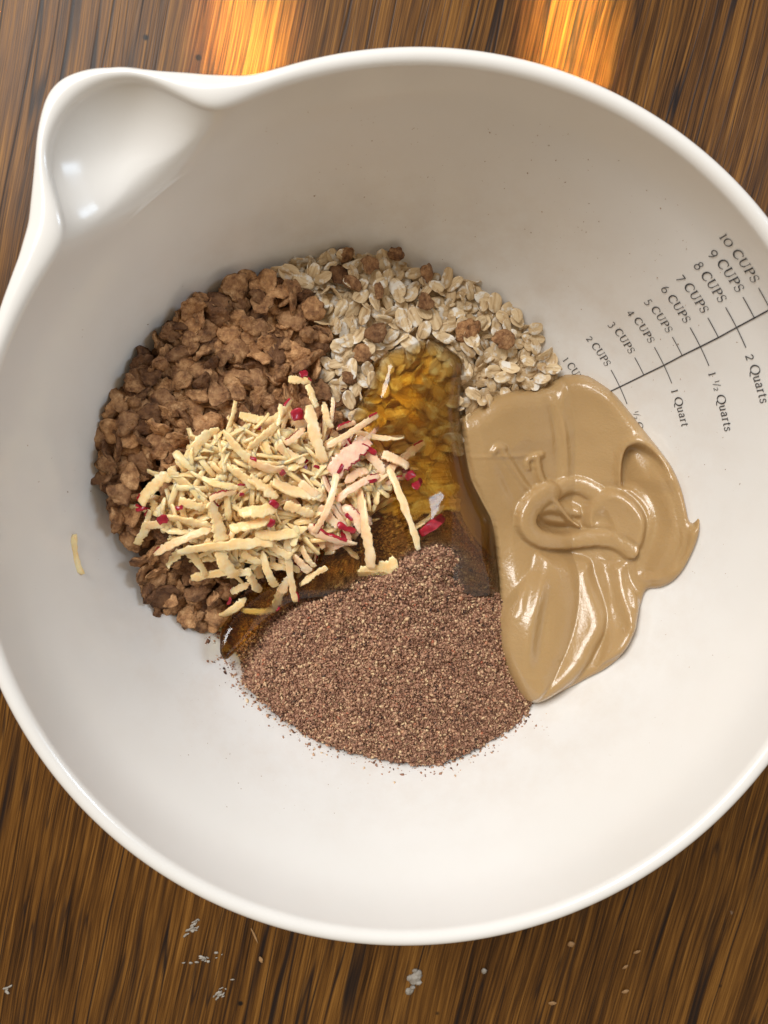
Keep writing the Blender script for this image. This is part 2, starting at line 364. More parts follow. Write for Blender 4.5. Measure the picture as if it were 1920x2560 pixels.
# more meridians through the spout
u = np.linspace(0, 1, 4001); wgt = 1 + 3.0 * np.exp(-((u * 360 - 130) / 22) ** 2); cdf = np.concatenate([[0], np.cumsum((wgt[1:] + wgt[:-1]) / 2)]); cdf /= cdf[-1]
TH = np.interp(np.arange(NT) / NT, cdf, u) * 2 * np.pi
din = np.concatenate([PD[::-1][(PD[::-1] > .022)][::8], np.linspace(.0217, .0024, 56)])
rings = []
def soft(r, n=39):
    w = np.hanning(n); w /= w.sum(); return np.convolve(np.concatenate([r[-n:], r, r[:n]]), w, 'same')[n:-n]
for d in din: rings.append((soft(inner_r(TH, np.full(NT, d))), np.full(NT, RIM - d)))
lipr = .0023
for a in np.linspace(0, math.pi, 13)[1:-1]:
    ri = soft(inner_r(TH, np.full(NT, .0024))); ro = np.maximum(prof_r(.0024) + .0046 + spout(TH), ri + .0038)
    rings.append(((ri + ro) / 2 - (ro - ri) / 2 * math.cos(a), np.full(NT, RIM - .0024 + math.sin(a) * .0024)))
TK = .0046
for d in np.concatenate([np.linspace(.0024, .024, 18), np.linspace(.03, .085, 14)]):
    b = spout(TH); rings.append((np.maximum(prof_r(max(d - .004, 0)) + TK + b * spout_g(np.full(NT, max(d - .0055, 0)), b), inner_r(TH, np.full(NT, max(d - .003, .0024))) + .0038), np.full(NT, RIM - d)))
for r, z in ((.074, .020), (.066, .012), (.060, .006), (.059, .0008), (.057, .0004), (.0, .0012)): rings.append((np.full(NT, r), np.full(NT, z)))
V = np.concatenate([np.stack([r * np.cos(TH), r * np.sin(TH), z], 1) for r, z in rings]); Fc = []
for i in range(len(rings) - 1):
    for j in range(NT):
        k = (j + 1) % NT; Fc.append((i * NT + j, i * NT + k, (i + 1) * NT + k, (i + 1) * NT + j))
bowl = empty('mixing_bowl'); tag(bowl, 'large white glazed mixing bowl with pouring spout and printed measuring scale', 'bowl')
body = mesh_np('bowl_body', V, Fc)
bm = bmesh.new(); bm.from_mesh(body); bmesh.ops.remove_doubles(bm, verts=bm.verts, dist=2e-6); bm.normal_update(); bmesh.ops.recalc_face_normals(bm, faces=bm.faces); bm.to_mesh(body); bm.free()
body.polygons.foreach_set('use_smooth', [True] * len(body.polygons))
obj('bowl_body', body, M_CER, bowl)

# ---- printed measuring scale: every tick and word is ink lying on the glaze
MARK = {10: .0122, 9: .018, 8: .0241, 7: .0306, 6: .0373, 5: .0444, 4: .052, 3: .060, 2: .0688, 1: .0775}
def mark_th(d): return np.radians(np.interp(d, [.0122, .018, .0241, .0306, .0373, .0444, .052, .060, .0688, .09], [31.6, 31.2, 30.8, 30.3, 29.9, 29.5, 28.9, 28.4, 27.8, 26.6]))
_ps = np.concatenate([[0], np.cumsum(np.hypot(np.diff(PD), np.diff(PR)))])
def on_wall(d, du, dv, lift=.00022):
    """from the scale line at depth d: du metres clockwise along the wall, dv metres up the wall"""
    s = np.interp(d, PD, _ps) - dv; dd = np.interp(s, _ps, PD); r = np.interp(s, _ps, PR)
    th = mark_th(d) - du / np.interp(d, PD, PR); h = 1e-4
    dr = (np.interp(s + h, _ps, PR) - np.interp(s - h, _ps, PR)); dz = -(np.interp(s + h, _ps, PD) - np.interp(s - h, _ps, PD))
    nr, nz = dz, -dr; ln = np.hypot(nr, nz); nr, nz = nr / ln, nz / ln      # towards the bowl's inside
    r = r + nr * lift; return np.array([r * math.cos(th), r * math.sin(th), RIM - dd + nz * lift])
def strip(pts, w, d, V, F):
    p = np.asarray(pts, float); w = np.broadcast_to(np.asarray(w, float), (len(p),)); t = np.gradient(p, axis=0); t /= np.hypot(*t.T)[:, None] + 1e-12; n = np.stack([-t[:, 1], t[:, 0]], 1)
    b = len(V)
    for q, k, ww in zip(p, n, w):
        V.append(on_wall(d, *(q + k * ww / 2))); V.append(on_wall(d, *(q - k * ww / 2)))
    for i in range(len(p) - 1): F.append((b + 2 * i, b + 2 * i + 1, b + 2 * i + 3, b + 2 * i + 2))
def arc(cx, cy, rx, ry, a0, a1, n=14):
    a = np.radians(np.linspace(a0, a1, n)); return np.stack([cx + rx * np.cos(a), cy + ry * np.sin(a)], 1)
TN, TKW = .055, .125                                       # thin and thick strokes of the roman lettering
def ln(*p, n=3): return np.concatenate([np.linspace(p[i], p[i + 1], n) for i in range(len(p) - 1)])
def sw(n, a, b): return a + (b - a) * np.sin(np.linspace(0, math.pi, n))
G = {
 'C': (.86, [(arc(.46, .5, .42, .5, 48, 312, 22), sw(22, TN, .14)), (ln((.76, .93), (.76, .72)), TN), (ln((.76, .07), (.78, .22)), TN)]),
 'U': (.92, [(ln((.16, 1), (.16, .36)), TKW), (arc(.45, .36, .29, .36, 180, 360, 16), sw(16, .11, .07)), (ln((.74, .36), (.74, 1)), TN), (ln((.02, 1), (.32, 1)), TN), (ln((.60, 1), (.88, 1)), TN)]),
 'P': (.74, [(ln((.18, 0), (.18, 1)), TKW), (np.concatenate([ln((.18, .98), (.36, .98)), arc(.36, .73, .28, .25, 90, -90, 14), ln((.36, .48), (.18, .48))]), np.concatenate([[TN] * 3, sw(14, TN, .13), [TN] * 3])), (ln((.04, 0), (.36, 0)), TN), (ln((.04, .98), (.18, .98)), TN)]),
 'S': (.66, [(np.concatenate([arc(.32, .75, .22, .23, 40, 200, 11), arc(.32, .77, .22, .30, 215, 262, 4), arc(.32, .24, .24, .27, 82, 30, 4), arc(.32, .25, .24, .25, 15, -150, 12)]), np.concatenate([[TN] * 11, [.11] * 8, [TN] * 12])), (ln((.50, .95), (.50, .76)), TN), (ln((.09, .05), (.07, .26)), TN)]),
 'Q': (1.0, [(arc(.48, .5, .44, .5, 0, 360, 28), .06 + .07 * np.abs(np.cos(np.radians(np.linspace(0, 360, 28))))), (ln((.50, .02), (.72, -.18), (1.02, -.26)), .09)]),
 'u': (.66, [(ln((.14, .66), (.14, .2)), .10), (arc(.30, .2, .16, .2, 180, 330, 9), .08), (ln((.50, .66), (.50, 0)), .10), (ln((.02, .66), (.14, .66)), TN), (ln((.38, .66), (.50, .66)), TN), (ln((.50, .0), (.62, .02)), TN)]),
 'a': (.58, [(np.concatenate([arc(.26, .50, .16, .17, 165, 20, 8), ln((.42, .48), (.42, .06), (.54, .02))]), .10), (arc(.25, .19, .17, .19, 60, 330, 12), .09)]),
 'r': (.46, [(ln((.16, 0), (.16, .66)), .10), (arc(.30, .46, .14, .19, 165, 60, 7), .09), (ln((.03, .66), (.16, .66)), TN), (ln((.03, 0), (.30, 0)), TN)]),
 't': (.42, [(np.concatenate([ln((.16, .86), (.16, .18)), arc(.28, .18, .12, .17, 180, 310, 7)]), .10), (ln((.02, .66), (.36, .66)), TN)]),
 's': (.48, [(np.concatenate([arc(.24, .50, .15, .16, 40, 215, 9), arc(.24, .17, .17, .17, 75, -150, 11)]), .085), (ln((.37, .62), (.37, .50)), TN), (ln((.07, .04), (.06, .18)), TN)]),
 '0': (.80, [(arc(.38, .42, .34, .42, 0, 360, 26), .05 + .06 * np.abs(np.cos(np.radians(np.linspace(0, 360, 26)))))]),
 '1': (.44, [(ln((.20, 0), (.20, .84)), .10), (ln((.07, 0), (.34, 0)), TN), (ln((.06, .80), (.20, .84)), TN)]),
 '2': (.62, [(np.concatenate([arc(.27, .58, .22, .22, 160, -30, 12), ln((.44, .46), (.06, .03))]), .085), (ln((.05, .03), (.52, .03)), .09)]),
 '3': (.60, [(np.concatenate([arc(.24, .58, .20, .20, 150, -60, 11), arc(.22, .10, .27, .30, 70, -130, 13)]), .08)]),
 '4': (.66, [(ln((.42, -.22), (.42, .76)), .10), (ln((.42, .76), (.02, .06)), TN), (ln((.02, .06), (.62, .06)), .08)]),
 '5': (.58, [(ln((.46, .80), (.16, .80), (.10, .36)), .07), (arc(.20, .10, .29, .30, 105, -125, 14), .09)]),
 '6': (.66, [(arc(.32, .28, .27, .28, 0, 360, 20), .085), (np.concatenate([arc(.50, .28, .45, .74, 180, 112, 8)]), .085)]),
 '7': (.60, [(ln((.06, .76), (.54, .76)), .10), (ln((.54, .76), (.18, -.20)), .085)]),
 '8': (.64, [(arc(.30, .76, .20, .22, 0, 360, 18), .075), (arc(.30, .27, .25, .28, 0, 360, 20), .085)]),
 '9': (.66, [(arc(.30, .48, .26, .27, 0, 360, 20), .085), (arc(.10, .48, .46, .72, 0, -72, 8), .085)]),
 '/': (.34, [(ln((.0, .06), (.30, .96)), .06)]), ' ': (.40, [])}
def text_w(t, h, tr=.06): return sum(G[c][0] + tr for c in t) * h
def print_text(t, depth, u0, h, name):
    V, F = [], []; x = u0; sup = None
    for i, c in enumerate(t):
        hh, dy = h, 0
        if '/' in t and c in '12' and i >= t.index('/') - 1: hh = h * .62; dy = h * .42 if i < t.index('/') else -h * .02
        for pts, w in G[c][1]:
            strip(np.asarray(pts) * hh + np.array([x, dy]), np.asarray(w) * hh * 1.12, depth, V, F)
        x += (G[c][0] + .06) * hh
    o = obj(name, mesh_np(name, V, F, False), M_INK, bowl); o['label'] = 'printed words ' + t; return o
V, F = [], []
dd = np.linspace(.0095, .083, 60)
for i, d in enumerate(dd):
    for s in (-1, 1): V.append(on_wall(d, s * .00021, 0))
for i in range(59): F.append((2 * i, 2 * i + 1, 2 * i + 3, 2 * i + 2))
obj('scale_line', mesh_np('scale_line', V, F, False), M_INK, bowl)
for k, d in MARK.items():
    V, F = [], []; strip(ln((-.0068 if k != 1 else -.0055, 0), (.0066 if k % 2 == 0 else 0, 0), n=8), .00030, d, V, F)
    obj('tick_mark', mesh_np('tick_mark', V, F, False), M_INK, bowl)
    hgt = {10: .0031, 9: .0031, 8: .0030, 7: .0030, 6: .0029, 5: .0028, 4: .0028, 3: .0028, 2: .0027, 1: .0026}[k]
    t = f'{k} CUPS' if k > 1 else '1 CUP'
    print_text(t, d + .0010, -.0068 - .0017 - text_w(t, hgt), hgt, 'cups_lettering')
for k, t in ((8, '2 Quarts'), (6, '1 1/2 Quarts'), (4, '1 Quart'), (2, '1/2 Quart')):
    print_text(t, MARK[k] + (.0012 if k > 2 else -.0006), .0066 + (.0020 if k > 2 else .0034), .0030 if k > 2 else .0026, 'quarts_lettering')

# ------------------------------------------------------------------ heightfield patches over the food relief
def patch(poly, step, hfun, base_off=0., bottom=None, relief=food_z, margin=2, blend_up=.4):
    q = np.asarray(poly, float); lo = q.min(0) - step * 3; hi = q.max(0) + step * 3
    xs = np.arange(lo[0], hi[0], step); ys = np.arange(lo[1], hi[1], step); gx, gy = np.meshgrid(xs, ys, indexing='ij'); P = np.stack([gx.ravel(), gy.ravel()], 1)
    ins = inside(poly, P); dist, _, _ = seg_dist(poly, P, True); sd = np.where(ins, dist, -dist)
    X = hit(P, relief); nrm = normal_at(X, .006); nrm = nrm * (1 - blend_up) + np.array([0, 0, blend_up]); nrm /= np.linalg.norm(nrm, axis=1)[:, None]
    h = hfun(P, sd); top = X + nrm * (h + base_off)[:, None]
    keep = (sd > -step * margin).reshape(gx.shape); idx = -np.ones(gx.size, int); nx, ny = gx.shape
    quad = keep[:-1, :-1] & keep[1:, :-1] & keep[:-1, 1:] & keep[1:, 1:]
    I, J = np.nonzero(quad); a = I * ny + J; quads = np.stack([a, a + 1, a + ny + 1, a + ny], 1)
    used = np.unique(quads); idx[used] = np.arange(len(used)); quads = idx[quads]; V = top[used]
    faces = quads[:, ::-1]
    # orientation: faces look up
    v0 = np.cross(V[faces[:, 1]] - V[faces[:, 0]], V[faces[:, 2]] - V[faces[:, 0]])
    if v0[:, 2].mean() < 0: faces = faces[:, ::-1]
    if bottom is not None:
        B = (X - nrm * bottom)[used]; n = len(V); low = faces[:, ::-1] + n
        e = {}
        for f in faces:
            for k in range(4):
                s, t = int(f[k]), int(f[(k + 1) % 4])
                if (t, s) in e: del e[(t, s)]
                else: e[(s, t)] = 1
        side = [(t, s, s + n, t + n) for (s, t) in e]
        V = np.vstack([V, B]); faces = [tuple(f) for f in faces] + [tuple(f) for f in low] + side
    return V, faces
def edge_round(sd, w): q = np.clip(sd / w, 0, 1); return np.sqrt(np.clip(1 - (1 - q) ** 2, 0, 1))

# ---- ground flaxseed
T_OUT_Z = [(1130,1000),(1800,1000),(1800,1700),(1330,1790),(1290,1700),(1245,1560),(1230,1440)]
FLAX = spline([(1250,1480),(1275,1560),(1300,1690),(1325,1760),(1270,1815),(1200,1862),(1130,1895),(1060,1908),(950,1893),(850,1866),(770,1835),(700,1785),(640,1735),(600,1695),(560,1640),(560,1560),(620,1480),(700,1390),(780,1310),(850,1270),(960,1255),(1060,1260),(1130,1270),(1190,1290),(1220,1350)], 4, True)
FLAX_DRY = spline([(1250,1480),(1290,1560),(1340,1690),(1345,1780),(1270,1860),(1060,1940),(850,1910),(620,1780),(585,1720),(640,1670),(690,1590),(750,1520),(850,1455),(960,1428),(1030,1380),(1110,1358),(1190,1412)], 4, True)
def vnoise(P, s, seed=0.): return np.array([mnoise.noise(Vector((p[0] / s, p[1] / s, seed))) for p in P])
def flax_h(P, sd):
    d2, _, _ = seg_dist(FLAX_DRY, P, True); dry = np.where(inside(FLAX_DRY, P), d2, -d2)
    rise = np.clip((dry + 26) / 46, 0, 1); rise = rise * rise * (3 - 2 * rise)
    return -.0045 + .0055 * rise + .0015 * edge_round(sd, 60) + .0015 * vnoise(P, 42, 3.3) + .0012 * vnoise(P, 13, 8.1)
FLAX = FLAX + np.array([[mnoise.noise(Vector((k * .9, 3.3, 0))), mnoise.noise(Vector((k * .9, 9.1, 0)))] for k in range(len(FLAX))]) * 9
V, F = patch(FLAX, 7, flax_h, margin=1)
flax = empty('ground_flaxseed', tuple(V.mean(0) * [1, 1, 0] + [0, 0, V[:, 2].min()]))
tag(flax, 'mound of coarse brown ground flaxseed below the grated apple', 'ground flaxseed', kind='stuff')
loc0 = np.array(flax.location)
o = obj('meal', mesh_np('meal', V - loc0, F), M_FLAX, flax); o['kind'] = 'stuff'
tri = np.array([f[:3] for f in F] + [(f[0], f[2], f[3]) for f in F]); A, B_, C_ = V[tri[:, 0]], V[tri[:, 1]], V[tri[:, 2]]
ar = np.linalg.norm(np.cross(B_ - A, C_ - A), axis=1); NG = 80000
ti = rng.choice(len(tri), NG, p=ar / ar.sum()); u1 = np.sqrt(rng.random(NG)); u2 = rng.random(NG)
gp = A[ti] * (1 - u1)[:, None] + B_[ti] * (u1 * (1 - u2))[:, None] + C_[ti] * (u1 * u2)[:, None]
octv = np.array([(1, 0, 0), (-1, 0, 0), (0, 1, 0), (0, -1, 0), (0, 0, 1), (0, 0, -1)], float); octf = np.array([(0, 2, 4), (2, 1, 4), (1, 3, 4), (3, 0, 4), (2, 0, 5), (1, 2, 5), (3, 1, 5), (0, 3, 5)])
def grains(P, smin, smax, flat=.55):
    n = len(P); s = smin + (smax - smin) * rng.random(n) ** 2.6; sc = np.stack([s * (.7 + .8 * rng.random(n)), s, s * flat], 1)
    q = rng.normal(size=(n, 4)); q /= np.linalg.norm(q, axis=1)[:, None]; w, x, y, z = q.T
    R = np.stack([1 - 2 * (y * y + z * z), 2 * (x * y - z * w), 2 * (x * z + y * w), 2 * (x * y + z * w), 1 - 2 * (x * x + z * z), 2 * (y * z - x * w), 2 * (x * z - y * w), 2 * (y * z + x * w), 1 - 2 * (x * x + y * y)], 1).reshape(n, 3, 3)
    v = np.einsum('nij,nkj->nki', R, octv[None] * sc[:, None, :] * (1 + .35 * rng.normal(size=(n, 6, 1)).clip(-1, 1))) + P[:, None, :]
    f = (octf[None] + 6 * np.arange(n)[:, None, None]).reshape(-1, 3); return v.reshape(-1, 3), f
def tri_mesh(name, v, f, smooth=False):
    me = bpy.data.meshes.new(name); me.vertices.add(len(v)); me.vertices.foreach_set('co', np.asarray(v, np.float32).ravel())
    me.loops.add(f.size); me.loops.foreach_set('vertex_index', f.ravel().astype(np.int32)); me.polygons.add(len(f))
    me.polygons.foreach_set('loop_start', np.arange(0, f.size, 3, dtype=np.int32)); me.polygons.foreach_set('loop_total', np.full(len(f), 3, np.int32))
    if smooth: me.polygons.foreach_set('use_smooth', [True] * len(f))
    me.update(calc_edges=True); return me
gp[:, 2] += rng.random(NG) * .0009
q_ = FLAX[(FLAX[:, 1] > 1560)]; c_ = np.array([950., 1600.]); kk_ = rng.integers(0, len(q_), 900); dv_ = q_[kk_] - c_; dv_ /= np.hypot(*dv_.T)[:, None]
lp = q_[kk_] + dv_ * rng.exponential(10, 900)[:, None] + rng.normal(size=(900, 2)) * 9; lp = lp[~inside(T_OUT_Z, lp)]
gp = np.vstack([gp, hit(lp, food_z)])
gv, gf = grains(gp, .00018, .00085)
o = obj('grains', tri_mesh('grains', gv - loc0, gf), M_GRAIN, flax); o['kind'] = 'stuff'

# ------------------------------------------------------------------ flakes
def ico(sub):
    bm = bmesh.new(); bmesh.ops.create_icosphere(bm, subdivisions=sub, radius=1); v = np.array([p.co[:] for p in bm.verts]); f = [tuple(q.index for q in p.verts) for p in bm.faces]; bm.free(); return v, f
ICO2, ICO1 = ico(3), ico(2)
def fbm(p, s, seed): return mnoise.fractal(Vector((p[0] * s + seed, p[1] * s - seed, p[2] * s + 2 * seed)), .6, 2., 3)
def flake_mesh(seed, base=ICO2, size=.0041):
    r = random.Random(seed); v, f = base; out = []; nug = r.random() < .12
    ax, ay, az = (r.uniform(.95, 1.3), r.uniform(.75, 1.1), r.uniform(.22, .34)) if not nug else (r.uniform(.75, .95), r.uniform(.65, .85), r.uniform(.55, .75))
    cup = r.choice((-1, 1)) * r.uniform(.05, .38); tw = r.uniform(-.45, .45)
    for p in v:
        ang = math.atan2(p[1], p[0]); rag = 1 + .17 * math.sin(3 * ang + seed) * r.uniform(.9, 1.1) * .6 + .26 * mnoise.noise(Vector((math.cos(ang) * 1.6, math.sin(ang) * 1.6, seed * 3.1))) + .22 * mnoise.noise(Vector((math.cos(ang) * 4.5, math.sin(ang) * 4.5, seed)))
        x, y = p[0] * ax * rag, p[1] * ay * rag; z = p[2] * az * (1 + .3 * fbm(p, 1.3, seed))
        z += cup * (x * x + y * y) * .8 + tw * x * y + .18 * fbm((x, y, 0), 1.6, seed + 5) + (.15 if not nug else .22) * fbm((x, y, p[2] * .5), 4.2, seed + 9)
        out.append((x * size, y * size, z * size))
    return mesh_np('nugget' if nug else 'flake', out, f)
def oat_mesh(seed, base=ICO2, size=.0036):
    r = random.Random(seed + 500); v, f = base; out = []; ax, ay = r.uniform(.95, 1.15), r.uniform(.55, .80); bend = r.uniform(-.3, .3); tw = r.uniform(-.35, .35)
    for p in v:
        ang = math.atan2(p[1], p[0]); rag = 1 + .10 * mnoise.noise(Vector((math.cos(ang) * 1.4, math.sin(ang) * 1.4, seed * 2.7))) + (.10 * mnoise.noise(Vector((math.cos(ang) * 6, math.sin(ang) * 6, seed))))
        x, y = p[0] * ax * rag, p[1] * ay * rag; z = p[2] * .09
        if p[2] > 0: z -= .11 * math.exp(-(y / .09) ** 2) * (1 - x * x)
        z += bend * x * x + tw * x * y + .10 * fbm((x, y, 0), 1.8, seed)
        out.append((x * size, y * size, z * size))
    return mesh_np('oat', out, f)
FLK = [flake_mesh(s) for s in range(1, 19)]; OAT = [oat_mesh(s) for s in range(1, 15)]
for me in FLK: me.materials.append(M_BRAN)
for me in OAT: me.materials.append(M_OAT)
FLK_LO = [flake_mesh(s, ICO1) for s in range(31, 37)]; OAT_LO = [oat_mesh(s, ICO1) for s in range(31, 37)]
def orient(n, tilt, r):
    n = Vector(n.tolist()); ax = Vector((r.gauss(0, 1), r.gauss(0, 1), r.gauss(0, .3))); ax = (ax - n * ax.dot(n)).normalized()
    nn = (Matrix.Rotation(tilt, 3, ax) @ n).normalized(); q = Vector((0, 0, 1)).rotation_difference(nn); return q.to_matrix() @ Matrix.Rotation(r.uniform(0, 6.283), 3, 'Z')
H_OUT = spline([(878,1035),(925,945),(944,897),(985,870),(1045,848),(1085,850),(1125,872),(1152,895),(1160,925),(1152,985),(1151,1047),(1166,1140),(1180,1198),(1206,1250),(1230,1300),(1238,1380),(1245,1490),(1180,1500),(1060,1470),(960,1480),(840,1500),(740,1510),(660,1560),(600,1620),(560,1650),(548,1600),(585,1530),(660,1460),(750,1400),(800,1330),(830,1240),(840,1150),(860,1080)], 4, True)
CEREAL = [(243,1190),(262,1080),(276,1010),(335,915),(395,835),(455,770),(545,722),(560,692),(640,700),(700,690),(740,720),(790,770),(805,830),(800,900),(800,980),(830,1040),(860,1080),(800,1120),(600,1200),(560,1300),(560,1400),(575,1470),(545,1540),(515,1575),(490,1550),(440,1525),(385,1520),(350,1450),(345,1360),(300,1320),(250,1215)]
OATS = [(690,672),(770,655),(850,632),(960,640),(1030,680),(1100,692),(1190,705),(1270,765),(1345,815),(1370,880),(1398,925),(1370,955),(1300,980),(1220,1010),(1180,1080),(1150,1130),(1000,1130),(900,1060),(835,1010),(805,950),(815,850),(795,765),(745,715)]
OATS_UNDER = [(1150,1260) if p == (1150,1130) else (1010,1290) if p == (1000,1130) else (880,1240) if p == (900,1060) else p for p in OATS]
APPLE_CORE = [(520,1060),(700,1060),(900,1100),(900,1250),(760,1330),(600,1330),(480,1260)]
def near_wall(x): return math.hypot(x[0], x[1]) > prof_r(RIM - x[2]) - .006
def px_of(X):
    v = (np.asarray(X) - CAM_LOC) @ CAM_R; return (PW / 2 - F_PX * v[0] / v[2], PH / 2 + F_PX * v[1] / v[2])
def cereal_label(o, x):
    p = px_of(x)
    if o.data.name.startswith('nugget'): return 'rounded lumpy brown cereal nugget among the flat flakes of the pile', 'cereal flake', 'cereal nuggets in the pile'
    if near_wall(x): return 'brown cereal flake of the pile resting against the white bowl wall', 'cereal flake', 'cereal flakes along the bowl wall'
    if p[0] > 700 and p[1] < 1000: return 'brown cereal flake of the pile bordering the pale oats', 'cereal flake', 'cereal flakes bordering the oats'
    if p[1] > 1380: return 'brown cereal flake of the pile beside the ground flaxseed', 'cereal flake', 'cereal flakes beside the flaxseed'
    return 'crisp brown cereal flake in the middle of the brown pile', 'cereal flake', 'cereal flakes in the middle of the pile'
def oat_label(o, x):
    p = px_of(x)
    if inside(H_OUT, [p])[0]: return 'rolled oat flake seen through the amber honey', 'oat flake', 'oats under the honey'
    if near_wall(x): return 'pale rolled oat flake at the pile edge against the white bowl wall', 'oat flake', 'oats along the bowl wall'
    if p[0] > 1170 and p[1] > 880: return 'pale rolled oat flake between the honey and the nut butter', 'oat flake', 'oats beside the nut butter'
    if p[0] < 900: return 'pale rolled oat flake beside the brown cereal pile', 'oat flake', 'oats beside the cereal'
    return 'pale rolled oat flake in the open middle of the oat pile', 'oat flake', 'oats in the middle of the pile'
def place(meshes, P, off, tilt, smin, smax, name, label, cat, group, seed):
    r = random.Random(seed); X = hit(P, food_z); n = normal_at(X, .006)
    for x, m in zip(X, n):
        s = r.uniform(smin, smax); o = obj(name, r.choice(meshes)); R = orient(m, abs(r.gauss(0, tilt)), r)
        o.matrix_world = Matrix.Translation((x + m * (off + r.uniform(-.0022, .0026))).tolist()) @ R.to_4x4() @ Matrix.Diagonal((s, s * r.uniform(.85, 1.15), s, 1))
        tag(o, *(label(o, x) if callable(label) else (label, cat, group)))
def under(meshes, P, off, smin, smax, seed, V, F):
    r = random.Random(seed); X = hit(P, food_z); n = normal_at(X, .006); cache = [(np.array([v.co[:] for v in m.vertices]), np.array([p.vertices[:] for p in m.polygons])) for m in meshes]
    b = sum(len(v) for v in V)
    for x, m in zip(X, n):
        v, f = r.choice(cache); R = np.array(orient(m, abs(r.gauss(0, .4)), r)); V.append(v * r.uniform(smin, smax) @ R.T + x + m * (off + r.uniform(-.001, .001))); F.append(f + b); b += len(v)
for nm, poly, lo_m, mat, lab, cat, seed, dm in (('cereal_layer', CEREAL, FLK_LO, M_BRAN, 'brown cereal flakes buried under the top of the cereal pile', 'cereal', 41, 22), ('oat_layer', OATS_UNDER, OAT_LO, M_OAT, 'pale rolled oats buried under the top oats', 'oats', 42, 16)):
    bv, bf = patch(spline(poly, 2, True), 12, lambda P, sd: -.0105 + .003 * edge_round(sd, 60) + .001 * vnoise(P, 30), margin=0)
    V, F = [np.asarray(bv)], [np.array([f[:3] for f in bf] + [(f[0], f[2], f[3]) for f in bf])]
    under(lo_m, scatter(poly, dm, 900, seed=seed), -.0066 if nm == 'cereal_layer' else -.0022, .8, 1.05, seed, V, F)
    tag(obj(nm, tri_mesh(nm, np.concatenate(V), np.concatenate(F), True), mat), lab, cat, kind='stuff')
place(FLK, scatter(CEREAL, 23.5, 298, APPLE_CORE, seed=3), .0018, .75, .66, 1.16, 'cereal_flake', cereal_label, None, None, 5)
place(OAT, scatter(OATS, 19, 298, seed=4), .0008, .60, .70, 1.06, 'oat_flake', oat_label, None, None, 6)
z2 = lambda x, y: (780 + x * .3978, 600 + y * .3978)
extra = [z2(*p) for p in ((205, 95), (330, 185), (185, 225), (240, 290), (400, 350), (690, 425), (390, 590), (320, 715), (1160, 640), (230, 860), (160, 980), (60, 600), (710, 205), (960, 580))]
place([m for m in FLK if m.name.startswith('flake')], extra, .0030, .35, .55, 1.0, 'cereal_flake', 'stray brown cereal flake lying on top of the pale oats', 'cereal flake', 'brown cereal flakes strewn over the oats', 8)
place(FLK, [z2(525, 60)], .003, .3, .62, .66, 'cereal_flake', 'small brown cereal flake alone on the white bowl wall above the oats', 'cereal flake', None, 9)

# ------------------------------------------------------------------ nut butter
zt = lambda pts: np.asarray(pts, float) * .4099 + np.array([1120, 900])
T_OUT = spline(zt([(80,345),(160,310),(250,240),(370,190),(500,185),(600,160),(680,100),(760,85),(850,95),(930,140),(1010,200),(1080,280),(1160,380),(1230,470),(1300,560),(1370,660),(1420,780),(1450,900),(1468,975),(1498,992),(1532,960),(1532,1050),(1500,1150),(1440,1270),(1370,1350),(1290,1390),(1210,1402),(1180,1480),(1155,1560),(1140,1640),(1110,1730),(1040,1820),(950,1890),(850,1940),(760,1990),(640,2050),(560,2080),(500,2085),(450,2060),(400,1990),(350,1880),(310,1740),(295,1600),(298,1450),(270,1330),(215,1190),(120,1050),(60,930),(10,800),(-15,700),(-20,600),(-10,500),(10,430),(40,375)]), 3, True)
def poly_layer(P, poly, w, h):
    q = spline(zt(poly), 5, True); ins = inside(q, P); d, _, _ = seg_dist(q, P, True); return np.where(ins, edge_round(d, w) * h, -.004)
def tube(P, line, r0, r1, lift, ecc=1.):
    q = spline(zt(line), 6); d, t, _ = seg_dist(q, P); rr = (r0 + (r1 - r0) * t) * .4099; m = 1.62e-4
    return np.where(d < rr, lift + np.sqrt(np.clip(rr * rr - d * d, 0, None)) * m * ecc, -.01)
def smax(a, b, k=.0006): 
    h = np.clip(.5 + .5 * (a - b) / k, 0, 1); return b * (1 - h) + a * h + k * h * (1 - h)
def ridge(P, line, w, h, taper=True):
    q = spline(zt(line), 6); d, t, _ = seg_dist(q, P); e = np.sin(np.pi * np.clip(t, .02, .98)) ** .5 if taper else 1; return h * e * np.exp(-(d / (w * .4099)) ** 2)
def step(P, line, w, h):
    q = spline(zt(line), 6); d, t, s = seg_dist(q, P); return h * .5 * (1 + np.tanh(s * d / (w * .4099)))
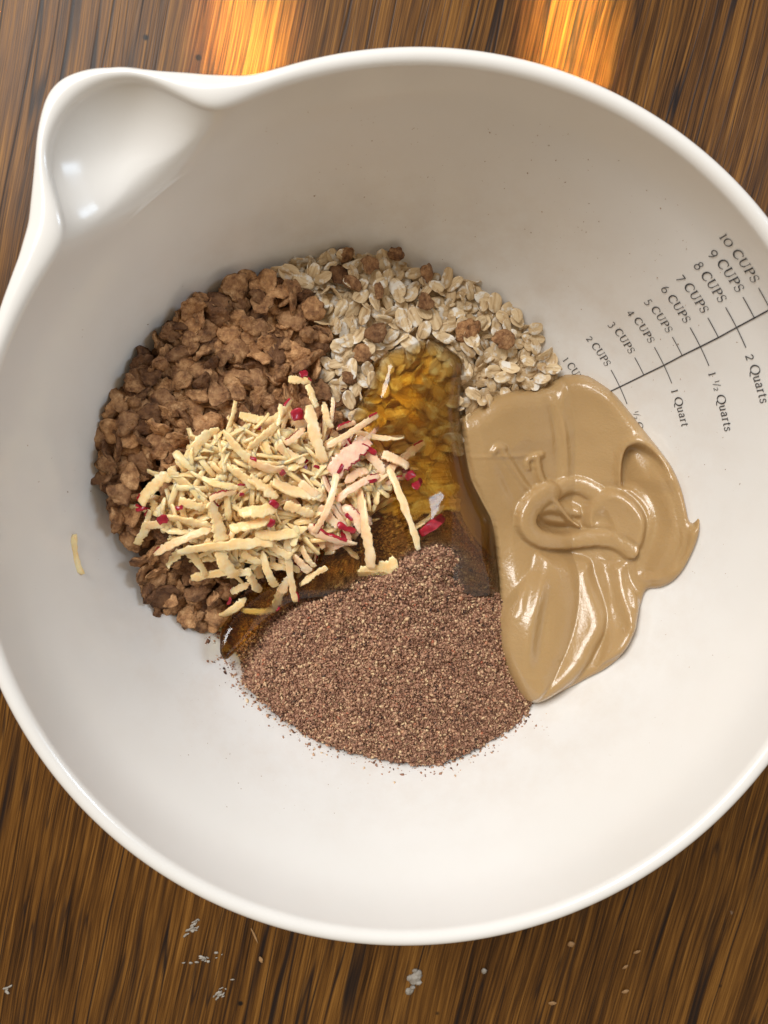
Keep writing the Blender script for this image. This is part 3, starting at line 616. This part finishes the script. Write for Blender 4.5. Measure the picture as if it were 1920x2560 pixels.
def tahini_h(P, sd):
    H = np.where(sd > -1, .0058 * edge_round(sd, 46) - .0006, -.0016)
    deep = np.clip(sd / 120, 0, 1); H = H + .0022 * deep + .0007 * vnoise(P, 75, 6.2) * deep
    up = np.clip((zt([(0, 760)])[0, 1] - P[:, 1]) / 30 + .5, 0, 1) * np.clip(sd / 25, 0, 1)
    # sheet edge running down from the top, and the sheet right of it
    right = np.clip((P[:, 0] - zt([(640, 0)])[0, 0]) / 18 + .5, 0, 1)
    H = H + up * (right * .0011) + ridge(P, [(592, 190), (640, 350), (668, 500), (682, 720)], 20, .0009) * np.clip(sd / 20, 0, 1)
    H = H - ridge(P, [(575, 200), (615, 360), (640, 520), (650, 720)], 26, .0008) * np.clip(sd / 20, 0, 1)
    # right-hand swoop: a lower hollow behind the rolled edge of the sheet
    lobe = inside(spline(zt([(1030,760),(1022,650),(1045,545),(1085,508),(1150,505),(1240,560),(1320,660),(1390,800),(1430,950),(1440,1100),(1380,1250),(1260,1330),(1130,1300),(1150,1150),(1200,1000),(1180,880),(1100,790)]), 5, True), P)
    ld, _, _ = seg_dist(spline(zt([(1030,760),(1022,650),(1045,545),(1085,508),(1150,505),(1240,560),(1320,660),(1390,800),(1430,950),(1440,1100),(1380,1250),(1260,1330),(1130,1300),(1150,1150),(1200,1000),(1180,880),(1100,790)]), 5, True), P)
    q = spline(zt([(1022, 760), (1020, 650), (1040, 550), (1085, 503), (1150, 498), (1240, 548)]), 6); rd, rt, _ = seg_dist(q, P)
    nearhook = np.exp(-(rd / 40) ** 2)
    H = np.where(lobe, H - .0020 * np.clip(ld / 22, 0, 1) - .0042 * nearhook * np.clip(ld / 9, 0, 1), H)
    H = H + ridge(P, [(1022, 770), (1014, 650), (1032, 550), (1080, 495), (1150, 485), (1245, 530), (1330, 640)], 30, .0016)
    H = H + ridge(P, [(1230, 640), (1310, 820), (1340, 1000), (1290, 1200), (1180, 1330)], 70, .0019) * lobe
    H = H + ridge(P, [(1300, 590), (1400, 760), (1440, 930), (1470, 1010)], 22, .0008)
    H = H - ridge(P, [(1440, 1010), (1430, 1130), (1370, 1260)], 18, .0011)
    # lower right drape with its folds
    H = smax(H, poly_layer(P, [(860,1190),(980,1180),(1090,1190),(1110,1300),(1160,1450),(1150,1580),(1130,1660),(1060,1780),(940,1850),(880,1880),(900,1600)], 34, .0085))
    for l, w, h in (([(880, 1200), (935, 1330), (965, 1460)], 30, .0010), ([(985, 1200), (1010, 1400), (1095, 1600)], 40, .0014), ([(935, 1210), (985, 1430), (1040, 1640)], 36, -.0012), ([(1045, 1220), (1075, 1400), (1115, 1570)], 28, -.0006)): H = H + ridge(P, l, w, h)
    # lower tongue
    tong = poly_layer(P, [(490,1130),(450,1260),(360,1395),(312,1500),(298,1600),(312,1740),(352,1880),(402,1990),(452,2060),(502,2083),(560,2078),(640,2040),(750,1960),(850,1850),(905,1750),(958,1650),(972,1550),(945,1430),(895,1290),(855,1180),(700,1140)], 62, .0125)
    for l, w, h in (([(500, 1150), (440, 1290), (375, 1440), (350, 1560)], 34, .0011), ([(535, 1165), (505, 1340), (455, 1560), (420, 1760)], 38, .0011), ([(515, 1160), (475, 1330), (415, 1500)], 26, -.0011), ([(545, 1200), (525, 1450), (490, 1720), (455, 1900)], 44, -.0011), ([(400, 1500), (360, 1650), (390, 1850)], 34, -.0008), ([(860, 1200), (930, 1420), (955, 1560)], 30, .0009), ([(660, 1200), (690, 1500), (640, 1800)], 110, .0014), ([(915, 1700), (880, 1800), (860, 1850)], 18, .0009)): tong = tong + ridge(P, l, w, h)
    H = smax(H, tong, .0008)
    # knot of folded ribbon in the middle
    flap = poly_layer(P, [(780,870),(880,765),(1000,755),(1110,825),(1180,920),(1195,1010),(1170,1130),(1110,1200),(1020,1180),(930,1120),(830,1090),(770,980)], 34, .0118)
    flap = flap - ridge(P, [(840, 965), (900, 960), (950, 940)], 62, .0022) - ridge(P, [(1010, 1068), (1080, 1112), (1130, 1150)], 22, .0030) + ridge(P, [(820, 850), (890, 790), (1000, 780), (1100, 850), (1165, 950), (1170, 1060)], 46, .0012) - ridge(P, [(780, 1012), (860, 1020), (960, 1020)], 18, .0020)
    H = smax(H, flap, .0010)
    H = smax(H, tube(P, [(600, 800), (680, 755), (780, 755), (870, 800)], 46, 56, .0086, .5), .0012)
    H = smax(H, poly_layer(P, [(470,900),(560,815),(700,830),(800,880),(800,960),(700,970),(580,945),(500,960)], 26, .0102), .0014)
    H = smax(H, tube(P, [(570, 785), (490, 845), (440, 925), (442, 1005), (510, 1070), (630, 1088), (770, 1072), (890, 1066), (990, 1085), (1080, 1145)], 62, 50, .0098, .50), .0013)
    H = H - ridge(P, [(530, 985), (610, 1010), (690, 1015), (765, 1005)], 24, .0042) - ridge(P, [(525, 985), (540, 955)], 18, .0012)
    for args in (([(290, 540), (370, 660), (440, 760), (500, 800)], 24, 18, .0074, .8), ([(245, 555), (270, 525), (305, 530)], 18, 20, .0076, .8), ([(530, 570), (450, 600), (455, 655)], 18, 12, .0076, .8), ([(500, 580), (515, 680), (560, 780)], 20, 24, .0084, .8), ([(545, 770), (610, 860), (680, 940), (765, 1000)], 24, 10, .0104, .8)): H = smax(H, tube(P, *args), .0007)
    H = H + ridge(P, [(100, 590), (260, 580), (420, 575), (540, 560)], 9, .0005) + ridge(P, [(300, 620), (370, 720), (440, 860)], 30, .0006) - ridge(P, [(270, 620), (330, 760), (400, 880)], 26, .0007)
    hd, _, hs = seg_dist(spline([(1120,1010),(1151,1040),(1166,1140),(1180,1198),(1206,1250),(1230,1300),(1238,1380),(1250,1500)], 5), P)
    sdh = hd * hs   # below zero right of the honey's edge
    H = np.where(inside([(1000,1010),(1151,1040),(1166,1140),(1180,1198),(1206,1250),(1230,1300),(1238,1380),(1250,1500),(1000,1500)], P), H * .78 * np.clip(sd / 75, 0, 1) ** .8 - .002 * (1 - np.clip(sd / 75, 0, 1)), H * (.78 + .22 * np.clip(hd / 34, 0, 1)))
    nx = len(np.unique(P[:, 0])); g = H.reshape(nx, -1)
    for _ in range(4):
        q = np.pad(g, 1, mode='edge'); g = (q[:-2, 1:-1] + q[2:, 1:-1] + q[1:-1, :-2] + q[1:-1, 2:] + 4 * q[1:-1, 1:-1]) / 8
    H = g.ravel()
    H = np.where(sd < 0, np.minimum(H, -.0012), np.minimum(H, -.0006 + .0135 * np.sqrt(np.clip(sd, 0, None) / 30)))
    return H
V, F = patch(T_OUT, 2.6, tahini_h, bottom=.003, margin=2, blend_up=.78)
nb = V.mean(0) * [1, 1, 0] + [0, 0, V[:, 2].min()]
tah = obj('nut_butter', mesh_np('nut_butter', V - nb, F), M_TAH, loc=nb)
tag(tah, 'thick glossy tan nut butter folded into a blob on the right wall', 'nut butter')

# ------------------------------------------------------------------ honey
def honey_h(P, sd):
    H = -.0012 + .0086 * edge_round(sd, 44) + .0012 * np.clip(sd / 90, 0, 1) + .0022 * np.exp(-((P[:, 0] - 985) / 42) ** 2 - ((P[:, 1] - 1010) / 60) ** 2)
    y = P[:, 1]; thick = np.interp(y, [850, 1000, 1060, 1250, 1400, 1480, 1560], [1.0, 1.05, .90, .80, .68, .45, .40])
    H = H * thick + .0003 * vnoise(P, 90, 1.7) * np.clip(sd / 30, 0, 1)
    return np.where(sd < 0, -.003, H)
V, F = patch(H_OUT, 4.5, honey_h, bottom=.016, relief=liquid_z, margin=1, blend_up=.85)
hb = V.mean(0) * [1, 1, 0] + [0, 0, V[:, 2].min()]
tag(obj('honey', mesh_np('honey', V - hb, F), M_HONEY, loc=hb), 'clear amber honey pooled between the oats, apple and nut butter', 'honey')

# ------------------------------------------------------------------ grated apple
za = lambda x, y: (320 + x * .4702, 900 + y * .4702)
def dome(px, py): return .0115 * np.sqrt(np.clip(1 - ((px - 660) / 390) ** 2 - ((py - 1180) / 290) ** 2, 0, None))
def sweep(path, wdir, ndir, w, t, seed, sec=12, a0=0., a1=1., u0=0, u1=2 * math.pi, grow=0., closed=True):
    """a flat ragged ribbon: two rough cut edges, slightly hollowed faces, torn ends"""
    V = []; n = len(path); r = random.Random(seed); ph = r.uniform(0, 50); e0, e1 = r.uniform(.30, .95), r.uniform(.30, .95)
    st = [i for i in range(n) if a0 - 1e-6 <= i / (n - 1) <= a1 + 1e-6]
    for i in st:
        s = i / (n - 1); e = min(1, e0 + 4 * s, e1 + 4 * (1 - s)); tt = t * (.7 + .3 * e) * (1 + .3 * mnoise.noise(Vector((s * 4, ph, 9)))); L_ = s * w * 0 + s * n / 17
        wl = w * e * (1 + .38 * mnoise.noise(Vector((L_ * 4, ph, 0))) + .42 * mnoise.noise(Vector((L_ * 15, ph, 4)))); wr = w * e * (1 + .38 * mnoise.noise(Vector((L_ * 4, ph + 9, 0))) + .42 * mnoise.noise(Vector((L_ * 15, ph, 14))))
        for k in range(sec):
            a = u0 + (u1 - u0) * k / (sec if closed else sec - 1); ca, sa = math.cos(a), math.sin(a)
            x = math.copysign(abs(ca) ** .45, ca) * (wr if ca > 0 else wl) / 2; y = math.copysign(abs(sa) ** .8, sa) * tt / 2 * (1 + .35 * mnoise.noise(Vector((L_ * 9, ca * 2.5 + ph, sa))))
            x += math.copysign(grow, ca) * (abs(ca) > .3); y += math.copysign(grow, sa) * (abs(sa) > .15)
            V.append(path[i] + wdir[i] * x + ndir[i] * y)
    F = []; m = len(st); kk = sec if closed else sec - 1
    for i in range(m - 1):
        for k in range(kk): F.append((i * sec + k, i * sec + (k + 1) % sec, (i + 1) * sec + (k + 1) % sec, (i + 1) * sec + k))
    if closed: F += [tuple(range(sec))[::-1], tuple(range((m - 1) * sec, m * sec))]
    return np.array(V), F
def shred(p1, p2, w_px, lift, red=None, pink=0., seed=0, thick=None, label='', group=None, only_skin=False, nst=25):
    r = random.Random(seed * 17 + 3); a = at(*p1); b = at(*p2); n = normal_at((a + b) / 2, .008)[0]; n = n * .5 + np.array([0, 0, .5]); n /= np.linalg.norm(n)
    w = w_px * 1.31e-4; t = thick or min(.0013, max(.0008, w * .32)); a = a + n * lift[0]; b = b + n * lift[1]
    d = b - a; ln_ = np.linalg.norm(d); side = np.cross(n, d / ln_); bow = r.uniform(-.09, .09) * ln_; arch = r.uniform(-.05, .18) * ln_; tw = r.uniform(-1.1, 1.1); tilt0 = r.gauss(0, .35)
    path, wd, nd = [], [], []
    for i in range(nst):
        s = i / (nst - 1); q = 4 * s * (1 - s); path.append(a + d * s + side * bow * q + n * arch * q)
        an = tilt0 + tw * (s - .5); wd.append(side * math.cos(an) + n * math.sin(an)); nd.append(-side * math.sin(an) + n * math.cos(an))
    path = np.array(path); org = path.mean(0) - n * t / 2
    V, F = sweep(path, wd, nd, w, t, seed)
    o = obj('apple_shred', mesh_np('apple_shred', V - org, F), M_SKIN if only_skin else M_APPLE, loc=org); o['pinkness'] = float(pink)
    tag(o, label, 'apple shred' if not only_skin else 'apple skin', group)
    if red and not only_skin:
        kind = red
        if kind == 'end': rg, uu = (.80, 1.), (-.5, 1.25)
        elif kind == 'start': rg, uu = (0., .20), (-.5, 1.25)
        elif kind == 'edge': rg, uu = (.08, .8), (-.65, .85)
        elif kind == 'edge2': rg, uu = (.2, .85), (math.pi - .85, math.pi + .65)
        else: rg, uu = (.35, .7), (.35, 1.9)
        V, F = sweep(path, wd, nd, w, t, seed, sec=5, a0=rg[0], a1=rg[1], u0=uu[0], u1=uu[1], grow=.00016, closed=False)
        obj('skin', mesh_np('skin', V - org, F), M_SKIN, o)
    return o
HERO = [  # x1 y1 x2 y2 width layer skin pink (in the close-up's pixels)
 (320,545,440,385,85,2,None,0),(380,440,480,365,60,3,None,0),(470,400,515,570,62,3,None,0),(510,380,640,525,72,4,None,0),(590,300,700,330,70,1,None,0),(790,250,765,360,36,3,None,.1),
 (630,465,760,355,60,4,None,0),(640,520,815,560,78,6,'start',.3),(815,440,905,370,56,5,'edge',.5),(935,260,1000,520,92,6,None,.2),(1020,240,1055,350,52,4,None,.2),
 (1040,440,1285,295,55,7,'end',.5),(1200,370,1435,400,50,6,None,.3),(1060,590,1240,440,140,6,'edge2',1.),(1310,645,1545,455,72,8,'end',.5),(1105,745,1300,630,62,8,'end',.8),
 (1085,600,985,880,56,8,'end',.5),(780,450,900,525,72,5,None,.3),(765,630,990,685,112,7,None,.1),(415,600,605,640,46,6,'end',0),(450,700,565,665,50,7,'edge',.4),
 (245,560,425,690,72,4,None,0),(100,730,235,590,92,2,'start',0),(65,950,135,770,72,1,'end',0),(120,840,245,825,75,2,'end',.2),(235,790,450,835,92,5,None,0),
 (450,715,505,895,112,8,'start',0),(175,985,445,850,62,6,'start',.3),(305,960,735,905,78,9,None,0),(690,870,925,845,82,8,None,0),(890,840,875,935,56,9,None,0),
 (500,940,575,1085,112,6,None,0),(330,975,415,1100,62,3,None,0),(360,1120,640,1075,74,3,None,0),(225,1065,300,980,72,2,None,0),(615,970,705,1015,62,6,None,0),
 (725,975,785,1155,74,4,None,0),(865,920,895,1245,62,6,'end',.2),(650,1090,705,1210,84,1,None,.1),(505,1340,625,1255,78,2,None,0),(615,1315,795,1305,50,2,None,0),
 (880,1125,790,1305,84,3,'end',.3),(555,1215,645,1150,72,2,'start',.2),(935,1175,1065,1085,52,3,None,.2),(985,870,1205,955,86,5,'edge',.7),(1235,715,1290,1085,112,6,None,.3),
 (1370,615,1525,990,62,6,None,.3),(1235,1125,1425,1085,124,3,None,0),(1495,905,1655,785,52,3,None,.2),(595,760,765,735,92,8,None,0),(555,835,745,785,82,8,None,0),
 (895,1000,970,1090,86,3,'edge2',.5),(1340,515,1465,570,92,5,None,.5),(1140,655,1245,600,70,6,None,.6),(640,600,770,690,84,7,None,0),(830,740,960,790,80,7,None,.1),
 (560,560,660,650,74,6,None,0),(1150,780,1240,900,90,5,'edge',.8),(1020,770,1110,860,76,6,None,.6),(850,110,955,125,66,1,'end',.1),(945,140,985,245,56,2,None,.1),
 (1065,205,1045,330,40,3,'edge',.5),(1090,360,1180,330,46,3,'edge',.6),(900,640,1010,720,74,6,None,.4),(300,700,420,740,70,5,None,0),(430,900,520,960,70,7,None,0),(760,920,860,990,70,6,None,.1),(940,960,1000,1060,60,4,None,.3),(1210,470,1330,600,80,6,None,.7)]
ZR = .4702
for i, (x1, y1, x2, y2, w, ly, red, pk) in enumerate(HERO):
    p1, p2 = za(x1, y1), za(x2, y2)
    l1 = .0016 + dome(*p1) * .85 + ly * .00045; l2 = .0016 + dome(*p2) * .85 + ly * .00045
    honeyed = x1 > 1200 and y1 > 600 or (x1 > 880 and y1 > 940)
    if i in (59, 60): lab, grp = 'short apple shred lying apart on the brown cereal', 'apple shreds apart on the cereal'
    elif honeyed: lab, grp = 'apple shred soaking in the amber honey', 'apple shreds in the honey'
    elif red: lab, grp = 'pale apple shred with red skin in the grated heap', 'apple shreds with skin in the heap'
    else: lab, grp = 'pale yellow apple shred without skin in the grated heap', 'bare apple shreds in the heap'
    c_ = ((p1[0] + p2[0]) / 2, (p1[1] + p2[1]) / 2); p1 = tuple(c_[k] + (p1[k] - c_[k]) * 1.12 for k in (0, 1)); p2 = tuple(c_[k] + (p2[k] - c_[k]) * 1.12 for k in (0, 1))
    shred(p1, p2, w * ZR * .66, (l1, l2), red, pk, i + 1, label=lab, group=grp)
PULP = spline([za(*p) for p in ((340,500),(480,410),(640,370),(800,380),(940,380),(1100,440),(1330,520),(1400,600),(1300,760),(1180,880),(1020,950),(880,1000),(740,1030),(580,1030),(430,990),(300,900),(200,860),(190,760),(280,650))], 3, True)
V, F = patch(PULP, 5, lambda P, sd: np.where(sd < 0, -.003, -.001 + edge_round(sd, 60) * (.002 + .62 * dome(P[:, 0], P[:, 1])) + .0016 * vnoise(P, 26, 2.) + .0011 * vnoise(P, 11, 5.)), margin=0, blend_up=.6)
pr_ = random.Random(91); V = list(V); F = [tuple(f) for f in F]
for i_, p_ in enumerate(scatter(PULP, 11, 330, seed=33)):
    a_ = pr_.gauss(.2, 1.1); l_ = pr_.uniform(16, 44); e_ = [(p_[0] + k * math.cos(a_) * l_, p_[1] - k * math.sin(a_) * l_) for k in (-1, 1)]
    g_ = pr_.uniform(.62, 1.0); A_, B2_ = [at(*e) + np.array([0, 0, .0016 + dome(*e) * g_]) for e in e_]; d_ = B2_ - A_; n_ = np.array([0, 0, 1.]); s_ = np.cross(n_, d_); s_ /= np.linalg.norm(s_) + 1e-9
    pa_ = np.array([A_ + d_ * t + n_ * .0012 * math.sin(3.1 * t) for t in np.linspace(0, 1, 12)]); tl_ = pr_.gauss(0, .5); w_ = s_ * math.cos(tl_) + n_ * math.sin(tl_); m_ = -s_ * math.sin(tl_) + n_ * math.cos(tl_)
    v_, f_ = sweep(pa_, [w_] * 12, [m_] * 12, pr_.uniform(.0011, .0026), .0008, 900 + i_, sec=8); b_ = len(V); V += list(v_); F += [tuple(k + b_ for k in f) for f in f_]
V = np.array(V)
pb = V.mean(0) * [1, 1, 0] + [0, 0, V[:, 2].min()]
tag(obj('apple_pulp', mesh_np('apple_pulp', V - pb, F), M_APPLE, loc=pb), 'juicy yellow apple pulp packed beneath the shreds of the grated heap', 'apple pulp', kind='stuff')
HEAP = [za(*p) for p in ((330,480),(480,380),(640,330),(800,330),(940,300),(1100,400),(1350,480),(1480,560),(1350,760),(1250,900),(1060,1000),(900,1060),(760,1060),(600,1060),(420,1020),(280,920),(160,880),(130,760),(250,640))]
r = random.Random(77)
for i, p in enumerate(scatter(HEAP, 15, 225, seed=12)):
    a = r.gauss(.2, 1.0); l = r.choice((r.uniform(14, 34), r.uniform(34, 84))); q1 = (p[0] - math.cos(a) * l, p[1] + math.sin(a) * l); q2 = (p[0] + math.cos(a) * l, p[1] - math.sin(a) * l); k = r.uniform(.2, .95)
    pk = float(np.clip((p[0] - 660) / 200, 0, 1)) * r.uniform(.5, 1); red = r.choice(['edge', 'edge2', 'edge', 'patch', None]) if p[0] > 720 else r.choice(['edge', 'end', 'patch'] + [None] * 9)
    shred(q1, q2, min(36, r.lognormvariate(2.72, .42)), (.0008 + dome(*q1) * k, .0008 + dome(*q2) * k), red, pk, 200 + i, label='pale apple shred with red skin in the grated heap' if red else 'pale yellow apple shred without skin in the grated heap', group='apple shreds with skin in the heap' if red else 'bare apple shreds in the heap', nst=23)
BITS = [(1205,455,1290,500,30,9),(1080,600,1118,548,24,9),(1245,665,1300,652,22,11),(1120,860,1210,905,36,7),(1152,815,1188,848,22,9),(1540,930,1659,835,58,3),(845,300,910,290,66,2),(735,705,780,735,34,10),(740,830,760,790,32,10),(185,815,235,780,52,5),(590,670,615,675,22,9),(780,590,805,570,36,8),(905,90,945,70,40,3),(950,555,980,565,18,9),(1450,640,1500,610,50,6),(1490,690,1540,640,48,6),(275,740,315,735,24,6),(70,760,120,745,22,4),(535,1275,550,1235,20,5)]
for i, (x1, y1, x2, y2, w, ly) in enumerate(BITS):
    p1, p2 = za(x1, y1), za(x2, y2)
    o = shred(p1, p2, w * ZR, tuple(.0018 + dome(*p) * .9 + ly * .00045 for p in (p1, p2)), None, 0, 400 + i, thick=.0005, only_skin=True, nst=9,
          label='small scrap of bright red apple skin on the grated heap' if i not in (5, 6, 12) else ('long scrap of red apple skin in the honey' if i == 5 else 'scrap of red apple skin resting on the brown cereal'),
          group='red skin scraps on the heap' if i not in (5, 6, 12) else ('red skin scraps on the cereal' if i != 5 else None))
    o.name = 'apple_skin_scrap'
shred((185, 1335), (205, 1435), 16, (.0008, .0008), None, 0, 600, thick=.0011, label='single thin apple shred stuck to the left bowl wall', nst=13)

# ------------------------------------------------------------------ specks on the bowl wall, crumbs on the table
P = []
for lo, hi, n in (((900, 300), (1500, 720), 150), ((1380, 380), (1860, 1250), 190), ((1350, 1250), (1850, 1900), 60), ((420, 1540), (900, 2060), 120), ((60, 700), (500, 1500), 40), ((600, 250), (1000, 560), 30)):
    P.append(np.array(lo) + rng.random((n, 2)) * (np.array(hi) - np.array(lo)))
P = np.concatenate(P); X = hit(P, wall_xy); r_ = np.hypot(X[:, 0], X[:, 1]); X = X[(r_ > .02) & (r_ < .112)]; fz = food_z(X[:, 0], X[:, 1]); X = X[fz < X[:, 2] + .0004]
v, f = grains(X, .00008, .00030, .4)
tag(obj('crumb_specks', tri_mesh('crumb_specks', v, f), M_CRUMB), 'tiny brown specks dusted over the white bowl wall', 'crumbs', kind='stuff')
zb = lambda x, y: (960 + x * .5787, 1700 + y * .5787); zc = lambda x, y: (x * .5787, 1700 + y * .5787)
def husk(px, a, l, w, label, mat=None, name='seed_husk'):
    X = on_table(*px); v, f = ICO1; rr = random.Random(int(px[0])); out = []
    for p in v:
        k = 1 + .25 * mnoise.noise(Vector((p[0] * 2, p[1] * 2, px[0]))); pt = 1 - .45 * abs(p[0]) ** 2
        out.append((p[0] * l / 2 * k, p[1] * w / 2 * k * pt, (p[2] + 1) * w * .22 * (1 + .3 * mnoise.noise(Vector((p[0] * 3, p[1] * 3, px[1]))))))
    o = obj(name, mesh_np(name, out, f), mat or M_HUSK, loc=(X[0], X[1], .0004)); o.rotation_euler = (0, 0, a); tag(o, label, 'seed husk' if mat is None else 'crumb'); return o
husk(zb(805, 1135), .3, .0034, .0030, 'round tan seed husk on the table below the bowl')
husk(zb(1090, 1170), .35, .0036, .0015, 'slim tan seed husk on the table, uppermost of the slim ones')
husk(zb(1040, 1235), .6, .0032, .0014, 'slim reddish tan seed husk on a dark stripe of the table')
husk(zb(1040, 1340), .3, .0036, .0018, 'oval tan seed husk lower down on the dark table')
husk(zb(725, 1390), -.1, .0042, .0019, 'pointed golden seed husk near the dried white smear')
husk(zc(1128, 1203), -1.2, .0034, .0018, 'plump golden seed husk just below the bowl rim')
husk(zc(1100, 1100), -1.2, .0078, .0009, 'thin golden straw-like sliver beside the bowl rim', name='straw_sliver')
husk(zb(430, 1250), 0, .0026, .0026, 'small round grey crumb on the table', M_CHALK, 'crumb')
def smear(px, blobs, label, h=.0011):
    X = on_table(*px); V, F = [], []; b = 0
    for k, (dx, dy, l, w, a) in enumerate(blobs):
        v, f = ICO1; c, s = math.cos(a), math.sin(a)
        for p in v:
            q = 1 + .45 * mnoise.noise(Vector((p[0] * 2.3, p[1] * 2.3, k + px[0]))); x, y = p[0] * l * q, p[1] * w * q
            V.append((dx + x * c - y * s, dy + x * s + y * c, max(p[2], -.2) * h * (1 + .7 * mnoise.noise(Vector((p[0] * 4, p[1] * 4, k))))))
        F += [tuple(i + b for i in t) for t in f]; b += len(v)
    tag(obj('dried_smear', mesh_np('dried_smear', V, F), M_CHALK, loc=(X[0], X[1], .0003)), label, 'dried smear')
smear(zb(128, 1295), [(.0006, .001, .0036, .0026, 1.1), (-.002, -.0052, .0020, .0016, .4), (.0018, .0035, .0020, .0014, .3), (-.0018, .0012, .0016, .0013, .9), (.0022, -.0012, .0015, .0012, .2), (-.0004, -.0034, .0012, .001, 0), (.0004, .0048, .0013, .0008, .5)], 'thick grey-white dried smear on the table below the bowl', .0009)
def flecks(n, spread, seed, ang):
    q = random.Random(seed); c, d = math.cos(ang), math.sin(ang); out = []
    for _ in range(n):
        u_, v_ = q.gauss(0, spread), q.gauss(0, spread * .35); out.append((u_ * c - v_ * d, u_ * d + v_ * c, q.uniform(.0003, .0014), q.uniform(.0002, .0006), ang + q.gauss(0, .5)))
    return out
smear(zc(830, 1075), flecks(22, .0026, 1, .95), 'patchy white dried flecks beside the bowl rim', .0003)
smear(zc(890, 1200), flecks(14, .0030, 2, .3), 'thin row of white dried flecks on the table', .00025)
smear(zc(960, 1350), flecks(14, .0034, 4, .8), 'faint scatter of pale dried flecks low on the table', .0002)
smear(zc(30, 1335), flecks(9, .0018, 3, .8), 'small cluster of white dried flecks by the table edge', .0003)
